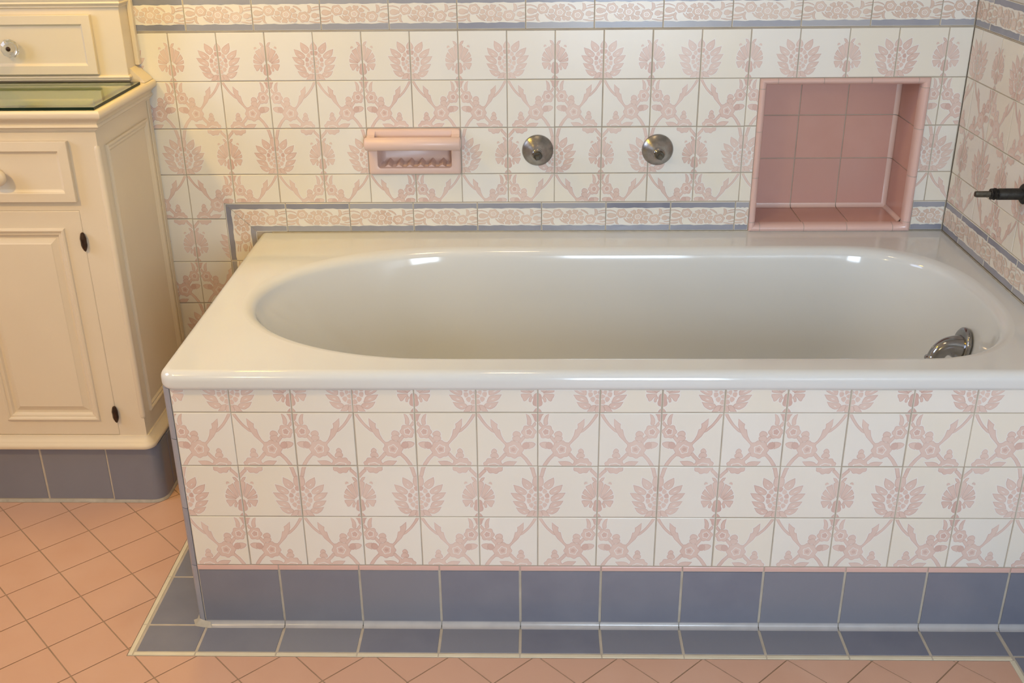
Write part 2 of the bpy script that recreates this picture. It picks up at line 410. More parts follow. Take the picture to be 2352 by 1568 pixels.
# --- border strip of roses between two blue bands: unit 623 x 190 (pixels of the rose field)
def rose_unit():
    out = []
    def add(p, mat='rose', lvl=1, it=1, halo=True):
        if it: p = round_poly(p, it)
        p = ccw(p)
        if lvl == 1:
            p = grow(p, 1.5)
            if halo: out.append((0, 'halo', grow(p, 5)))
            out.append((1, 'roseedge', p)); out.append((1.5, mat, grow(p, -3.5)))
        else: out.append((lvl, mat, p))
    def flower(cx, cy, r, lob, rr):
        add(blob(cx, cy, r, r, lob, 0.09, 28, 1.0), it=0)
        add(blob(cx, cy, rr, rr, 5, 0.08, 16), 'halo', 2, 0); add(blob(cx, cy, rr*0.74, rr*0.74, 5, 0.08, 16), 'rose', 3, 0)
        add(blob(cx, cy, rr*0.38, rr*0.38, 5, 0.05, 10), 'halo', 4, 0); add(blob(cx, cy, rr*0.24, rr*0.24, 5, 0.05, 10), 'pinkcore', 5, 0)
    add([(12,75),(34,52),(66,56),(84,76),(80,104),(52,112),(20,104)])
    add([(70,60),(92,66),(104,86),(92,102),(78,92)])
    add(strip([(6,22),(44,20),(80,32),(100,46)], [8,10,10,6]), it=0)
    add([(4,128),(40,134),(96,118),(92,140),(50,156),(4,150)])
    add([(4,166),(40,168),(88,156),(70,180),(4,184)])
    add([(104,104),(120,112),(112,140),(116,170),(130,188),(104,184),(90,156),(92,124)])
    flower(156, 58, 52, 6, 28)
    flower(311, 98, 50, 6, 30)
    for k in range(8):
        a = 2*PI*k/8+0.2
        add([(311+math.cos(a+da)*r*1.05, 98+math.sin(a+da)*r*0.9) for r, da in ((58,-0.26),(80,-0.34),(100,-0.2),(92,0),(100,0.2),(80,0.34),(58,0.26))])
    add(strip([(382,14),(412,26),(436,46),(452,66)], [10,16,16,8]), it=0)
    add(strip([(176,118),(200,146),(228,164),(256,176)], [6,16,16,8]), it=0)
    add(strip([(204,112),(216,134),(236,150)], [6,10,6]), it=0)
    flower(471, 126, 54, 6, 28)
    add([(512,4),(536,10),(548,40),(544,70),(522,90),(506,84),(518,56)])
    add([(548,94),(574,82),(598,96),(596,130),(570,142),(540,126)])
    add([(600,92),(618,100),(618,122),(604,128)])
    add(strip([(548,62),(580,50),(618,46)], [6,14,12]), it=0)
    add(strip([(556,34),(586,24),(618,20)], [6,12,10]), it=0)
    add(strip([(520,172),(556,178),(586,186),(618,184)], [6,14,12,6]), it=0)
    add(strip([(566,156),(594,158),(618,152)], [6,12,10]), it=0)
    add([(372,152),(398,140),(410,160),(392,182),(368,178)])
    res = []
    for lvl, mat, p in out:
        c = clip(p, 0, 623, 0, 190)
        if c: res.append((lvl, mat, [(q[0]/623, 1-q[1]/190) for q in c]))
    res.sort(key=lambda q: q[0])
    return res
ROSE = rose_unit()
BB = 0.0135
def border_piece(mb, mp, a0, a1, b0, rnd, full=0.15, miter=None, start=None):
    """one border tile along a; miter=(kind) cuts a polygon: handled by a clip function on (a,b)"""
    tn = (rnd.random()*0.6, rnd.random())
    h = 0.002
    g = 0.0009
    def cut(p):
        return miter(p) if miter else p
    def put(p, hh, mat, t):
        p = cut(p)
        if p and len(p) > 2 and abs(area(p)) > 2e-8: mb.poly([mp(x, y, hh) for x, y in ccw(p)], mat, t)
    A0, A1, B0, B1 = a0+g, a1-g, b0+g, b0+BH-g
    if miter is None:
        slab(mb, mp, a0, a1, b0, b0+BH, 'tile', h, 0.0008, tn, g=g)
    else:
        base = cut([(A0, B0), (A1, B0), (A1, B1), (A0, B1)])
        put(base, h, 'tile', tn)
        bb = ccw(base)
        for k in range(len(bb)):
            p, q = bb[k-1], bb[k]
            mb.poly([mp(p[0], p[1], 0), mp(q[0], q[1], 0), mp(q[0], q[1], h), mp(p[0], p[1], h)], 'tile', tn)
    # bands with hand-painted wavy edges
    for lo in (True, False):
        n = 16; ph = rnd.uniform(0, 6); e = []
        for k in range(n+1):
            x = A0+0.0008+(A1-A0-0.0016)*k/n
            w = BB+0.0007*math.sin(ph+k*1.1)+0.0004*math.sin(ph*2+k*2.7)
            e.append((x, (B0+w) if lo else (B1-w)))
        y = B0+0.0012 if lo else B1-0.0012
        put([(e[0][0], y), (e[-1][0], y)] + e[::-1] if lo else [(e[0][0], y), (e[-1][0], y)] + e[::-1], h+0.00004, 'blueband', (rnd.random(), rnd.random()))
    s0 = a0 if start is None else start
    for rank, (lvl, mat, p) in enumerate(ROSE):
        q = [(s0+u*full, b0+BB+0.0022+w*(BH-2*BB-0.0044)) for u, w in p]
        q = clip(q, A0+0.0005, A1-0.0005, B0, B1)
        if q: put(q, h+0.00006+0.000007*rank, mat, tn)

# wall-plane mappings: (along, up, out) -> world
def mp_back(a, b, h): return (a, D+0.0014-h, b)
def mp_right(a, b, h): return (XR+0.0014-h, YR0-a, b)     # a grows towards the camera
def mp_apron(a, b, h): return (a, 0.0014-h, b)
XE = -0.1180
def mp_end(a, b, h): return (XE+0.0014-h, -a, b)          # a grows towards the camera
rnd = random.Random(11)

# ------------------------------------------------------------------ the setting
FL_TILE = ['tile', 'grout', 'halo', 'pink', 'pinkedge', 'pinkcore', 'rose', 'roseedge', 'blueband']
NX0, NX1, NZ0, NZ1 = 1.0352, 1.4100, RIM+0.0005, 0.9015      # outer edge of the niche trim
TB0 = 1.0112                                           # underside of the upper border
LB0 = 0.5490                                           # underside of the lower border
RX0, RX1 = -0.1960, -0.1255                            # left return of the lower border
def slabbox(mb, x0, x1, y0, y1, z0, z1, mat='grout'): mb.box(x0, x1, y0, y1, z0, z1, mat)

mb = MB()
yb0, yb1 = D+0.0014, D+0.19
HX0, HX1, HZ0, HZ1 = NX0+0.004, NX1-0.004, NZ0+0.004, NZ1-0.004
SX0, SX1, SZ0, SZ1 = X0+4*TB+0.0012, X0+6*TB-0.0012, 0.6895, 0.7938      # soap dish
mb.box(XL, SX0+0.004, yb0, yb1, 0, ZC, 'grout'); mb.box(SX1-0.004, HX0, yb0, yb1, 0, ZC, 'grout'); mb.box(HX1, XR, yb0, yb1, 0, ZC, 'grout')
mb.box(SX0+0.004, SX1-0.004, yb0, yb1, 0, SZ0+0.004, 'grout'); mb.box(SX0+0.004, SX1-0.004, yb0, yb1, SZ1-0.004, ZC, 'grout')
mb.box(SX0+0.004, SX1-0.004, D+0.06, yb1, SZ0+0.004, SZ1-0.004, 'grout')
mb.box(HX0, HX1, yb0, yb1, 0, HZ0, 'grout'); mb.box(HX0, HX1, yb0, yb1, HZ1, ZC, 'grout')
LT = LB0+BH
XW = -0.3345+0.0  # cabinet flank against the wall
regs = [(-0.40, XR-0.001, 0.902, TB0-0.0015), (-0.37, NX0, 0.795, 0.902), (NX1, XR-0.001, LT, 0.902),
        (-0.37, X0+4*TB, 0.688, 0.795), (X0+6*TB, NX0, 0.688, 0.795),
        (-0.37, X0, LT, 0.688), (X0+TB, NX0, LT, 0.688), (X0, X0+TB, LT, 0.688, (1, 1, 0, 1)), (X0, RX0, 0.581, LT, (1, 1, 1, 0)), (-0.37, X0, 0.581, LT, (1,1,1,0)),
        (-0.37, RX0, 0.02, 0.581)]
# the strip of wall tiles beside the left column: keep the cut row whole
regs[5] = (-0.37, X0, 0.581, 0.688); regs.pop(9)
tile_field(mb, mp_back, X0, TB, Z0, regs, 1, rnd)
mb.box(XL, XR, D-0.0005, yb0, TB0+BH+0.001, ZC, 'wallpaint'); mb.box(XL, -0.37, D+0.0004, yb0, 0, TB0+BH+0.001, 'wallpaint')
wall_back = mb.build('wall_back', FL_TILE+['wallpaint'], kind='structure')
# rows above the upper border (out of frame, same floral tile for another course)
mb = MB(); 
def end_clip(lo, hi):
    return None
n0 = -4
k = 0
a = -0.0821-0.15*2
while a < XR-0.002:
    a0, a1 = max(a, -0.36), min(a+0.1495, XR-0.002)
    if a1-a0 > 0.01: border_piece(mb, mp_back, a0, a1, TB0, rnd, 0.1495, start=a)
    a += 0.1495
mb.box(-0.36, XR-0.002, D-0.0003, D+0.0013, TB0-0.002, TB0+0.0005, 'grout')
trim_top = mb.build('trim_1', FL_TILE, kind='structure')
# lower border: horizontal run with a mitred corner, then the return down the wall beside the tub
mb = MB()
def miter_h(p):   # keep the side to the right of the 45 degree line from (RX0, LT) down-right
    out = []
    f = lambda q: (q[0]-RX0) - (LT-q[1]) - 0.0007
    for i in range(len(p)):
        A, B_ = p[i-1], p[i]; fa, fb = f(A), f(B_)
        if (fa >= 0) != (fb >= 0):
            t = fa/(fa-fb); out.append((A[0]+(B_[0]-A[0])*t, A[1]+(B_[1]-A[1])*t))
        if fb >= 0: out.append(B_)
    return out
border_piece(mb, mp_back, RX0, -0.0519, LB0, rnd, 0.15, miter_h, start=-0.2019)
a = -0.0519
while a < NX0-0.003:
    a1 = min(a+0.1505, NX0-0.001); border_piece(mb, mp_back, a, a1, LB0, rnd, 0.1505, start=a); a += 0.1505
border_piece(mb, mp_back, NX1+0.001, XR-0.002, LB0, rnd, 0.15, start=NX1-0.03)
def mp_ret(a, b, h): return mp_back(RX1-(b), LT-a, h)      # a runs down, b from the inner edge outwards
def mp_ret2(a, b, h):
    return mp_back(RX0+BH-b, LT-a, h)
def miter_v(p):
    out = []
    f = lambda q: q[0]-(BH-q[1]) - 0.0007 + 0.0
    for i in range(len(p)):
        A, B_ = p[i-1], p[i]; fa, fb = f(A), f(B_)
        if (fa >= 0) != (fb >= 0):
            t = fa/(fa-fb); out.append((A[0]+(B_[0]-A[0])*t, A[1]+(B_[1]-A[1])*t))
        if fb >= 0: out.append(B_)
    return out
border_piece(mb, mp_ret2, 0.0, 0.1425, 0.0, rnd, 0.15, miter_v, start=-0.03)
# run further down behind the tub rim
a = 0.1425
while a < LT-0.03:
    border_piece(mb, mp_ret2, a, min(a+0.15, LT-0.02), 0.0, rnd, 0.15, start=a); a += 0.15
bp = mb.build('trim_2', FL_TILE, kind='structure')

# right wall
mb = MB()
mb.box(XR+0.0014, XR+0.12, YF, yb1, 0, ZC, 'grout')
aR0 = YR0-D+0.001; aR1 = YR0+0.02           # from the corner to just in front of the apron
aF = YR0-YF-0.01
tile_field(mb, mp_right, 0.0, TB, Z0, [(aR0, aF, LT, TB0-0.0015), (YR0+0.0015, aF, 0.1413, LT)], 0, rnd)
mb.box(XR-0.0005, XR+0.0014, YF+0.001, D-0.001, TB0+BH+0.001, ZC, 'wallpaint')
for k in range(18):
    if YR0+0.03+k*0.1517+0.1517 < aF: slab(mb, mp_right, YR0+0.0025+k*0.1517, YR0+0.0025+(k+1)*0.1517, 0.003, 0.1405, 'blue', 0.0014, 0.001, (rnd.random(), .5), g=0.0018)
wall_right = mb.build('wall_right', FL_TILE+['blue', 'wallpaint'], kind='structure')
for zb_, nm, first in ((TB0, 'trim_3', 0.035), (LB0, 'trim_4', 0.055)):
    mb = MB(); a = first-0.15
    while a < aF:
        a0 = max(a, aR0); a1 = min(a+0.15, aF)
        if a1-a0 > 0.01 and (nm == 'trim_3' or a0 < YR0-0.01):
            if nm == 'trim_4': a1 = min(a1, YR0+0.012)
            border_piece(mb, mp_right, a0, a1, zb_, rnd, 0.15, start=a)
        a += 0.15
    if nm == 'trim_3': mb.box(XR-0.0003, XR+0.0013, YR0-aF, YR0-aR0, TB0-0.002, TB0+0.0005, 'grout')
    mb.build(nm, FL_TILE, kind='structure')

# left wall with a window, front wall with a window, ceiling
W1 = (-0.55, 0.30, 1.15, 2.1)       # y0,y1,z0,z1 in the left wall
mb = MB()
mb.box(XL-0.12, XL, YF, W1[0], 0, ZC, 'wallpaint'); mb.box(XL-0.12, XL, W1[1], yb1, 0, ZC, 'wallpaint')
mb.box(XL-0.12, XL, W1[0], W1[1], 0, W1[2], 'wallpaint'); mb.box(XL-0.12, XL, W1[0], W1[1], W1[3], ZC, 'wallpaint')
mb.build('wall_left', ['wallpaint'], kind='structure')
W2 = (0.65, 1.4, 0.5, 1.75)            # x0,x1,z0,z1 in the front wall
mb = MB()
mb.box(XL, W2[0], YF-0.12, YF, 0, ZC, 'wallpaint'); mb.box(W2[1], XR, YF-0.12, YF, 0, ZC, 'wallpaint')
mb.box(W2[0], W2[1], YF-0.12, YF, 0, W2[2], 'wallpaint'); mb.box(W2[0], W2[1], YF-0.12, YF, W2[3], ZC, 'wallpaint')
mb.build('wall_front', ['wallpaint'], kind='structure')
mb = MB(); mb.box(XL, 0.60, -2.06, -1.96, 0, ZC, 'wallpaint'); mb.build('wall_light_blocker', ['wallpaint'], kind='structure')  # unseen wall added to hold front window daylight off the left side
mb = MB(); mb.box(XL-0.12, XR+0.12, YF-0.12, yb1, ZC, ZC+0.1, 'wallpaint'); mb.build('ceiling', ['wallpaint'], kind='structure')
def window(name, lo, hi, z0, z1, mp3):
    mb = MB()
    def bar(a0, a1, b0, b1):
        p = [mp3(a0, b0, 0.02), mp3(a1, b1, 0.07)]
        xs = sorted((p[0][0], p[1][0])); ys = sorted((p[0][1], p[1][1])); zs = sorted((p[0][2], p[1][2]))
        mb.box(xs[0], xs[1], ys[0], ys[1], zs[0], zs[1], 'paint')
    f = 0.05
    bar(lo, lo+f, z0, z1); bar(hi-f, hi, z0, z1); bar(lo+f, hi-f, z0, z0+f); bar(lo+f, hi-f, z1-f, z1)
    zm = (z0+z1)/2; bar(lo+f, hi-f, zm-0.02, zm+0.02)
    for k in (1, 2):
        c = lo+(hi-lo)*k/3; bar(c-0.012, c+0.012, z0+f, zm-0.02); bar(c-0.012, c+0.012, zm+0.02, z1-f)
    mb.build(name, ['paint'], kind='structure')
window('window_1', W1[0], W1[1], W1[2], W1[3], lambda a, b, d: (XL-d, a, b))
window('window_2', W2[0], W2[1], W2[2], W2[3], lambda a, b, d: (a, YF-d, b))

# floor: diagonal tiles
FS, FX, FY, FTH = 0.10872, -0.60947, 0.32110, 0.8015
SB_Y, SB_X, SB_R = -0.0885, -0.2265, 1.4035       # outer lines of the border strip
mb = MB()
mb.box(XL, XR, YF, D+0.0014, -0.08, -0.0012, 'floorgrout')
ca, sa = math.cos(FTH), math.sin(FTH)
frnd = random.Random(3)
def fpt(a, b): return (FX+(a*ca+b*sa)*FS, FY+(-a*sa+b*ca)*FS)
fg = 0.0013/FS
for i in range(-40, 41):
    for j in range(-40, 41):
        p = [fpt(i+fg, j+fg), fpt(i+1-fg, j+fg), fpt(i+1-fg, j+1-fg), fpt(i+fg, j+1-fg)]
        p = ccw(p)
        tn = (frnd.random(), frnd.random())
        for rg in ((XL, SB_R, YF, SB_Y-0.001), (XL, SB_X-0.001, SB_Y-0.001, D)):
            q = clip(p, *rg)
            if len(q) > 2 and abs(area(q)) > 1e-6:
                mb.poly([(x, y, 0) for x, y in q], 'floor', tn)
                for k in range(len(q)):
                    A, B_ = q[k-1], q[k]
                    mb.poly([(A[0], A[1], -0.0012), (B_[0], B_[1], -0.0012), (B_[0], B_[1], 0), (A[0], A[1], 0)], 'floor', tn)
mb.build('floor', ['floor', 'floorgrout'], kind='structure')

# border strip of blue floor tiles with a cream edge
mb = MB(); zt = 0.0012; wE = 0.0100
JX = [0.0516+0.1517*k for k in range(-1, 10)]
jx = [-0.2150] + JX[:]               # joints along the front run
def ftile(x0, x1, y0, y1, mat, t=(0.5, 0.5), g=0.0022, z=0.0012):
    e = 0.0008
    r0 = [(x0+g, y0+g), (x1-g, y0+g), (x1-g, y1-g), (x0+g, y1-g)]
    r1 = [(x0+g+e, y0+g+e), (x1-g-e, y0+g+e), (x1-g-e, y1-g-e), (x0+g+e, y1-g-e)]
    mb.grid([[(x, y, -0.001) for x, y in r0], [(x, y, z) for x, y in r1]], mat, True, t, False, True)
mb.box(SB_X, XR-0.004, SB_Y, -0.0002, -0.0012, 0.0002, 'greygrout')
mb.box(SB_X, XE-0.002, -0.0002, D-0.002, -0.0012, 0.0002, 'greygrout')
mb.box(SB_R, XR-0.004, YF+0.01, SB_Y, -0.0012, 0.0002, 'greygrout')
yi = SB_Y+wE
for k in range(len(jx)-1):
    x0, x1 = jx[k], jx[k+1]
    t = (frnd.random(), 0.5)
    if x1 > XR-0.08: x1 = XR-0.085+0.008
    if x0 >= x1: continue
    ftile(x0, x1, yi, -0.001, 'blue', t)
    ftile(x0 if k else SB_X+wE, x1, SB_Y, yi, 'cream', t, 0.0006)
ftile(XR-0.075, XR-0.004, yi, -0.001, 'blue', (0.4, .5))
y = -0.0005; k = 0
ys = [-0.0005, 0.1512, 0.3029, 0.4546, 0.6063, D-0.003]
for k in range(len(ys)-1):
    t = (frnd.random(), 0.5)
    ftile(-0.2150, XE-0.001, ys[k], ys[k+1], 'blue', t)
    ftile(SB_X, SB_X+wE, ys[k], ys[k+1], 'cream', t, 0.0006)
ftile(SB_X, SB_X+wE, SB_Y, -0.0005, 'cream', t, 0.0006)
y1 = yi
while y1 > YF+0.2:
    y0 = y1-0.1517; t = (frnd.random(), 0.5)
    ftile(SB_R+wE, XR-0.004, y0, y1, 'blue', t); ftile(SB_R, SB_R+wE, y0, min(y1, SB_Y), 'cream', t, 0.0006)
    y1 = y0
mb.build('trim_5', ['blue', 'cream', 'greygrout'], kind='structure')

# ------------------------------------------------------------------ bathtub
tub = thing('bathtub', (0.69, 0.37, 0.0), 'white enamel bathtub with a wide flat rim built into the tiled alcove', 'bathtub')
mb = MB()
NM, NK = 40, 26
def oval(xl, xr, y0, y1, ll, lr, z, el=2.0, er=2.4):
    """closed loop, anticlockwise from the back left: left end, front, right end, back"""
    yc, hy = (y0+y1)/2, (y1-y0)/2
    xa, xb = xl+ll, xr-lr
    pts = []
    for k in range(NM):
        t = PI/2+PI*k/NM
        c, s = math.cos(t), math.sin(t)
        pts.append((xa+ll*math.copysign(abs(c)**(2/el), c), yc+hy*math.copysign(abs(s)**(2/el), s), z))
    for k in range(NK): pts.append((xa+(xb-xa)*k/NK, y0, z))
    for k in range(NM):
        t = -PI/2+PI*k/NM
        c, s = math.cos(t), math.sin(t)
        pts.append((xb+lr*math.copysign(abs(c)**(2/er), c), yc+hy*math.copysign(abs(s)**(2/er), s), z))
    for k in range(NK): pts.append((xb-(xb-xa)*k/NK, y1, z))
    return pts
IL, IR, IY0, IY1 = -0.052, 1.450, 0.044, 0.650
LL, LR = 0.40, 0.24
rings = [oval(IL-0.004, IR+0.004, IY0-0.004, IY1+0.004, LL, LR, RIM), oval(IL, IR, IY0, IY1, LL, LR, RIM)]
rr = 0.022
for k in range(1, 7):
    a = (PI/2)*k/6*0.93
    o = rr*math.sin(a); dz = rr*(1-math.cos(a))
    rings.append(oval(IL+o*1.25, IR-o, IY0+o*0.9, IY1-o, LL, LR, RIM-dz))
zb = RIM-rr*(1-math.cos(PI/2*0.93)); o = rr*math.sin(PI/2*0.93)
zfl = 0.155
for k in range(1, 19):
    s = k/18
    z = zb+(zfl+0.09-zb)*s
    rings.append(oval(IL+o*1.25+0.22*s**1.0, IR-o-0.055*s, IY0+o*0.9+0.035*s, IY1-o-0.042*s, LL-0.16*s, LR-0.02*s, z, 2.0+0.5*s, 2.4))
x0e, x1e, y0e, y1e = IL+o*1.25+0.22, IR-o-0.055, IY0+o*0.9+0.035, IY1-o-0.042
for k in range(1, 9):
    a = PI/2*k/8
    q = 0.09*(1-math.cos(a)); z = zfl+0.09-0.09*math.sin(a)
    rings.append(oval(x0e+q*1.6, x1e-q, y0e+q, y1e-q, LL-0.16-q*0.4, LR-0.02-q*0.4, z, 2.5, 2.4))
for f in (0.7, 0.4, 0.1):
    cx = (x0e+x1e)/2+0.03; cyy = (y0e+y1e)/2
    rings.append([(cx+(p[0]-cx)*f, cyy+(p[1]-cyy)*f, zfl-0.006*(1-f)) for p in rings[24+2+8-0-1+0] ] if False else [(cx+(p[0]-cx)*f, cyy+(p[1]-cyy)*f, zfl-0.006*(1-f)) for p in oval(x0e+0.144, x1e-0.09, y0e+0.09, y1e-0.09, LL-0.196, LR-0.056, zfl, 2.5, 2.4)])
mb.grid(rings, 'enamel', True, cap1=True)
# outer edge of the rim: rounded on the front and on the left end
OX0, OX1, OY0, OY1 = -0.1185, XR-0.0012, -0.0115, D-0.0012
CR = 0.030
def outer(ins, z):
    pts = []
    for k in range(13):
        a = PI+PI/2*k/12
        r = CR-ins
        pts.append((OX0+CR+r*math.cos(a), OY0+CR+r*math.sin(a), z))
    for k in range(1, 30): pts.append((OX0+CR+(OX1-OX0-CR)*k/30, OY0+ins, z))
    pts.append((OX1, OY0+ins, z))
    for k in range(1, 12): pts.append((OX1, OY0+(OY1-OY0)*k/12, z))
    pts.append((OX1, OY1, z))
    for k in range(1, 30): pts.append((OX1+(OX0+ins-OX1)*k/30, OY1, z))
    pts.append((OX0+ins, OY1, z))
    for k in range(1, 14): pts.append((OX0+ins, OY1+(OY0+CR-OY1)*k/14, z))
    return pts
er = 0.016
orings = [outer(er+0.004, RIM), outer(er, RIM)]
for k in range(1, 9):
    a = PI/2*k/8
    orings.append(outer(er-er*math.sin(a), RIM-er*(1-math.cos(a))))
orings.append(outer(0, 0.522)); 
for k in range(1, 6):
    a = PI/2*k/5
    orings.append(outer(0.009*(1-math.cos(a)), 0.522-0.0095*math.sin(a)))
orings.append(outer(0.030, 0.5122)); 
n = len(orings[0])
mb.grid([r[::-1] for r in orings][::-1] if False else orings, 'enamel', True)
# flat top between the outer and the inner line
from mathutils.geometry import tessellate_polygon
o_, i_ = orings[0], rings[0]
tri = tessellate_polygon([[Vector(p) for p in o_], [Vector(p) for p in i_]])
allp = list(o_)+list(i_)
for t in tri:
    P = [allp[q] for q in t]
    if (P[1][0]-P[0][0])*(P[2][1]-P[0][1])-(P[1][1]-P[0][1])*(P[2][0]-P[0][0]) < 0: P = P[::-1]
    mb.poly(P, 'enamel')
shell = mb.build('tub_shell', ['enamel'], tub, smooth=True, autos=1.2)
import bmesh
def fix_normals(o):
    bm = bmesh.new(); bm.from_mesh(o.data)
    bmesh.ops.remove_doubles(bm, verts=bm.verts, dist=1e-5)
    bmesh.ops.recalc_face_normals(bm, faces=bm.faces)
    bm.to_mesh(o.data); bm.free()
fix_normals(shell)
for pl in shell.data.polygons:
    if abs(pl.normal.z) > 0.9995 and pl.center.z > RIM-0.0005: pl.use_smooth = False
mb = MB()
sweep(mb, [(OX0+0.03, D-0.002, RIM+0.0005), (0.5, D-0.002, RIM+0.0005), (NX0, D-0.002, RIM+0.0005), (XR-0.003, D-0.002, RIM+0.0005)], [0.0022]*4, 'caulk', 10)
sweep(mb, [(XR-0.002, D-0.004, RIM+0.001), (XR-0.002, 0.3, RIM+0.001), (XR-0.002, 0.0, RIM+0.001)], [0.0016]*3, 'caulk', 10, (1, 0, 0))
mb.build('caulk_bead', ['caulk'], tub, smooth=True)

# ------------------------------------------------------------------ tiled apron
ap = thing('tub_apron', (0.69, 0.0, 0.0), 'floral tiled front panel of the bathtub above slate blue base tiles', 'tub panel')
AX0, AX1 = -0.1030, XR-0.002
ZP0, ZP1 = 0.1295, 0.1413
mb = MB()
mb.box(AX0, AX1, 0.0014, 0.03, ZP1, 0.5115, 'grout')
ar = random.Random(5)
tile_field(mb, mp_apron, 0.0, T, 0.4653+T, [(AX0, AX1, ZP1+0.0005, 0.5112)], 0, ar)
mb.build('floral_panel', FL_TILE, ap)
mb = MB()
mb.box(AX0, AX1, 0.0016, 0.03, 0.0006, ZP0, 'greygrout')
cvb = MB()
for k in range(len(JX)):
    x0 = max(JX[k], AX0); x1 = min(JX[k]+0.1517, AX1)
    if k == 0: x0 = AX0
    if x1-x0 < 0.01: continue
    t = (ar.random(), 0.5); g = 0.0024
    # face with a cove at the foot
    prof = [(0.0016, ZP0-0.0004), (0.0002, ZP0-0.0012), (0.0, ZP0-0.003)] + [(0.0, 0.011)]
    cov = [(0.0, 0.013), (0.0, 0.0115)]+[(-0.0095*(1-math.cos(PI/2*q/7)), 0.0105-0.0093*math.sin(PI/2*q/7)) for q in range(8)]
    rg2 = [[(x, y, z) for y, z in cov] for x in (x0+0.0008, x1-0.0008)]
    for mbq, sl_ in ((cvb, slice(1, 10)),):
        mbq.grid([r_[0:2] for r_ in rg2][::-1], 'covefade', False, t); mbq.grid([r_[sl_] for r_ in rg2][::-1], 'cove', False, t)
    prof[-1] = (0.0, 0.013)
    rg = [[(x, y, z) for y, z in prof] for x in (x0+g, x1-g)]
    mb.grid(rg[::-1], 'blue', False, t)
    for s, X in ((0, x0+g), (1, x1-g)):
        e = [(X, y, z) for y, z in prof]+[(X, 0.0016, 0.013)]
        mb.poly(e if s else e[::-1], 'blue', t)
base = mb.build('base_tiles', ['blue', 'greygrout'], ap, smooth=True, autos=0.6)
base['label'] = 'slate blue base tiles'
cv = cvb.build('cove_strip', ['cove', 'covefade'], ap, smooth=True); cv['label'] = 'pale cove along the foot of the base tiles'
mb = MB()
for k in range(len(JX)):
    x0 = AX0 if k == 0 else JX[k]; x1 = min(JX[k]+0.1517, AX1)
    if x1-x0 < 0.01: continue
    slab(mb, mp_apron, x0, x1, ZP0, ZP1, 'pinktrim', 0.0017, 0.0012, (ar.random(), 0.5), g=0.0008)
    mb.box(x0, x1, 0.0015, 0.012, ZP0, ZP1, 'greygrout')
o = mb.build('pink_trim', ['pinktrim', 'greygrout'], ap); o['label'] = 'thin pink tile line above the blue base'
# blue quarter-round corner
mb = MB()
segs = [(0.002, 0.1385), (0.140, 0.265), (0.2665, 0.410), (0.4115, 0.5118)]
for z0, z1 in segs:
    t = (ar.random()*0.8+0.2, 0.5)
    ring = []
    for zz in (z0, z1):
        r = []
        for q in range(9):
            a = PI/2*q/8
            r.append((AX0-0.0006-0.0144*math.sin(a), 0.0152-0.0152*math.cos(a), zz))
        r += [(AX0-0.0150, 0.028, zz), (AX0-0.0006, 0.028, zz)]
        ring.append(r)
    mb.grid(ring, 'blueband', True, t, True, True)
o = mb.build('corner_trim', ['blueband'], ap, smooth=True, autos=0.7); o['label'] = 'blue rounded corner tiles'
fix_normals(o)
mb = MB()
mb.grid([[(AX0-0.017+q*0.0, -0.0, 0.0)]*1]*1, 'cream', False) if False else None
mb.grid([[(XE-0.013, 0.014, 0.0012), (XE-0.005, -0.004, 0.0012), (AX0+0.006, -0.0100, 0.0012), (AX0+0.014, -0.0098, 0.0012)],
         [(XE-0.006, 0.016, 0.0030), (XE+0.000, -0.003, 0.0050), (AX0+0.002, -0.0045, 0.0055), (AX0+0.012, -0.0060, 0.0035)],
         [(XE-0.0005, 0.018, 0.0160), (XE+0.003, 0.004, 0.0130), (AX0-0.002, -0.0003, 0.0120), (AX0+0.010, -0.0003, 0.0080)]], 'caulk', False)
mb.build('corner_grout', ['caulk'], ap, smooth=True)
# end panel facing the cabinet
mb = MB()
mb.box(XE+0.0014, XE+0.012, 0.0285, D-0.003, 0.0006, 0.5115, 'grout')
tile_field(mb, mp_end, 0.0, T, 0.4653+T, [(-D+0.004, -0.0285, ZP1, 0.5112)], 1, ar)
for k in range(5):
    slab(mb, mp_end, -0.0285-(k+1)*0.1450, -0.0285-k*0.1450, 0.003, ZP1, 'blue', 0.0014, 0.001, (ar.random(), 0.5), g=0.0012)
mb.build('end_panel', FL_TILE+['blue'], ap)

# ------------------------------------------------------------------ tub spout
sp = thing('tub_spout', (1.405, 0.355, 0.43), 'chrome bathtub spout with a round flange on the inner right end of the tub', 'faucet')
mb = MB()
fc = Vector((1.4025, 0.345, 0.4385)); ax = Vector((-0.985, 0.0, 0.17)).normalized()
lathe(mb, fc, ax, [(0.0355, -0.004), (0.0370, -0.001), (0.0365, 0.002), (0.034, 0.0042), (0.030, 0.0052), (0.001, 0.0053)], 'brightchrome', 48)
mb.build('flange', ['brightchrome'], sp, smooth=True, autos=0.8)
mb = MB()
pth = []; rad = []
p0 = fc+ax*0.0045-Vector((0, 0, 0.006))
for k in range(19):
    t = k/18
    bz = [p0, p0+Vector((-0.024, 0, 0.007)), p0+Vector((-0.038, 0, 0.001)), p0+Vector((-0.0445, 0, -0.0225))]
    q = bz[0]*(1-t)**3+bz[1]*3*t*(1-t)**2+bz[2]*3*t*t*(1-t)+bz[3]*t**3
    pth.append(q); rad.append(0.0165+0.0105*(1-t)**3)
dn = (pth[-1]-pth[-2]).normalized()
for d, r in ((0.002, 0.0178), (0.0035, 0.0196), (0.0065, 0.0202), (0.0095, 0.0192), (0.0105, 0.0165)):
    pth.append(bz[3]+dn*d); rad.append(r)
sweep(mb, pth, rad, 'brightchrome', 28)
mb.build('spout_pipe', ['brightchrome'], sp, smooth=True, autos=0.9)

